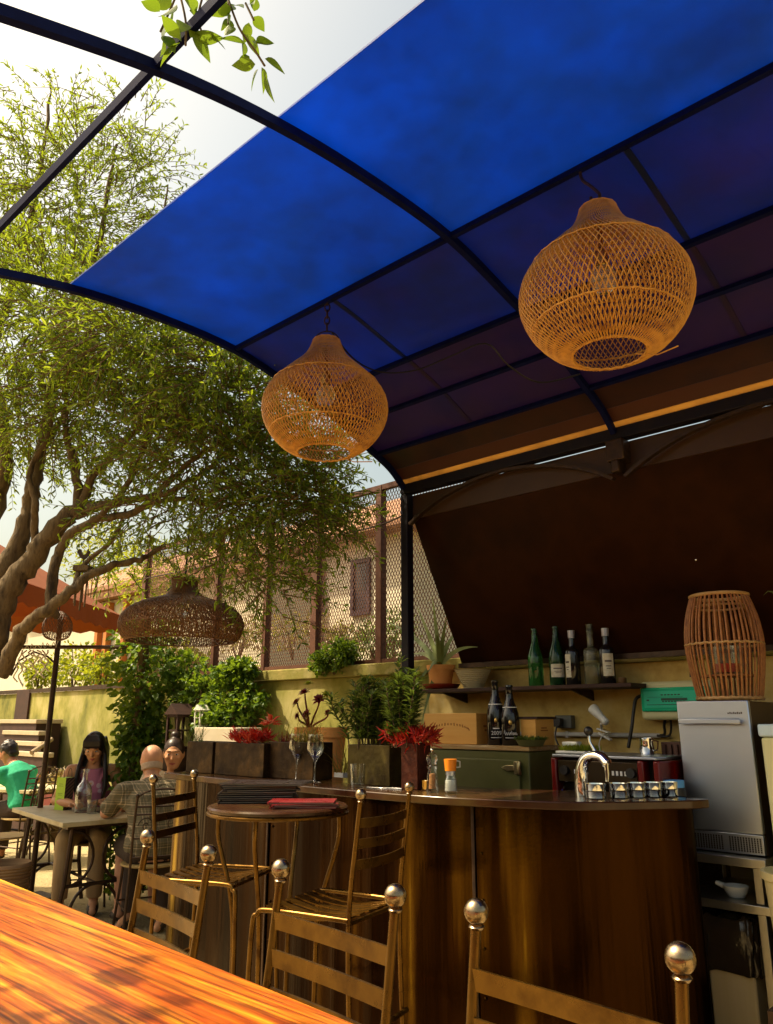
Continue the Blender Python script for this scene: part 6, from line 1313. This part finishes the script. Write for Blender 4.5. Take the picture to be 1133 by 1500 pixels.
trg = thing('stone_trough', 'pale stone trough standing behind the short bar planter', 'trough', (PY(315, 1080, 3.6).x, 3.6, 0)); x0, x1 = PY(284, 1080, 3.5).x, PY(348, 1080, 3.5).x; z1 = PY(315, 1066, 3.5).z
MB().bb(x0, x1, 3.5, 3.72, z1 - .16, z1).build('trough', mat('pale_stone', (.55, .48, .36), (.48, .4, .28), rough=.9, scale=8), trg, bevel=.006); MB().bb(x0 + .08, x1 - .08, 3.53, 3.69, 0, z1 - .161).build('pedestal', mat('pale_stone', (.5, .4, .3)), trg)
house('small white house shaped lantern on the stone trough', (PY(294, 1066, 3.6).x, 3.6, z1 + .001), .75, white)
dz_ = PY(262, 1098, 3.55).z; house('tall dark wooden house shaped lantern beside the stone trough', (PY(262, 1098, 3.55).x, 3.55, max(.9, dz_)), 1.55, dk)
xx = PY(262, 1098, 3.55).x; tag(MB().bb(xx - .12, xx + .12, 3.45, 3.66, 0, max(.9, dz_) - .001).build('wooden_stand', iron, bevel=.005), 'dark wooden stand under the tall house lantern', 'stand')
# steps, low red planter
sp = thing('stone_steps', 'pale stone steps rising along the courtyard wall behind the man in green', 'steps', (PY(45, 1090, 5.0).x, 5.0, 0))
for i, (ya, yb, xa, xb) in enumerate(((1062, 1054, 10, 66), (1078, 1071, 16, 70), (1094, 1087, 22, 74), (1110, 1103, 28, 80))):
    a, b = PY(xa, yb, 4.9 - .12 * i), PY(xb, yb, 4.9 - .12 * i); MB().bb(a.x, b.x, 4.78 - .12 * i, 5.16 - .0 * i if i == 0 else 4.896 - .12 * (i - 1) - .12, b.z - .055, b.z).build('tread', mat('step_stone', (.46, .38, .26), (.4, .3, .18), rough=.9, scale=6), sp, bevel=.005)
    MB().bb(a.x + .03, b.x - .03, 4.80 - .12 * i, 5.15 if i == 0 else 4.77 - .12 * (i - 1), 0, b.z - .056).build('riser', dk, sp)
MB().tube([PY(46, 1103, 4.4), PY(76, 1083, 4.7)], .03, 8).build('handrail', mat('grey_timber', (.36, .27, .17), (.28, .2, .12), rough=.9, scale=8), sp)
rp = PY(75, 1128, 4.6); rpl = thing('red_trough', 'low dark red trough with pale flowers behind the far table', 'planter', (rp.x, 4.6, 0)); MB().bb(rp.x - .35, rp.x + .45, 4.45, 4.68, .35, .62).build('trough', mat('dark_red_paint', (.16, .02, .012), (.10, .014, .01), rough=.6, scale=6), rpl, bevel=.006); MB().bb(rp.x - .28, rp.x + .38, 4.5, 4.64, 0, .349).build('base', iron, rpl)
q = MB()
for _ in range(420): q.leaf(V((rp.x + rnd(-.34, .44), 4.56 + rnd(-.1, .1), .60 + rnd(0, .2))), rv(), rv(), rnd(.05, .09), .03, .2)
q.build('flowers', leafmat('pale_flowers', [(.5, .3, .2), (.3, .2, .06), (.55, .42, .3), (.25, .06, .04)], .3), rpl, smooth=False)
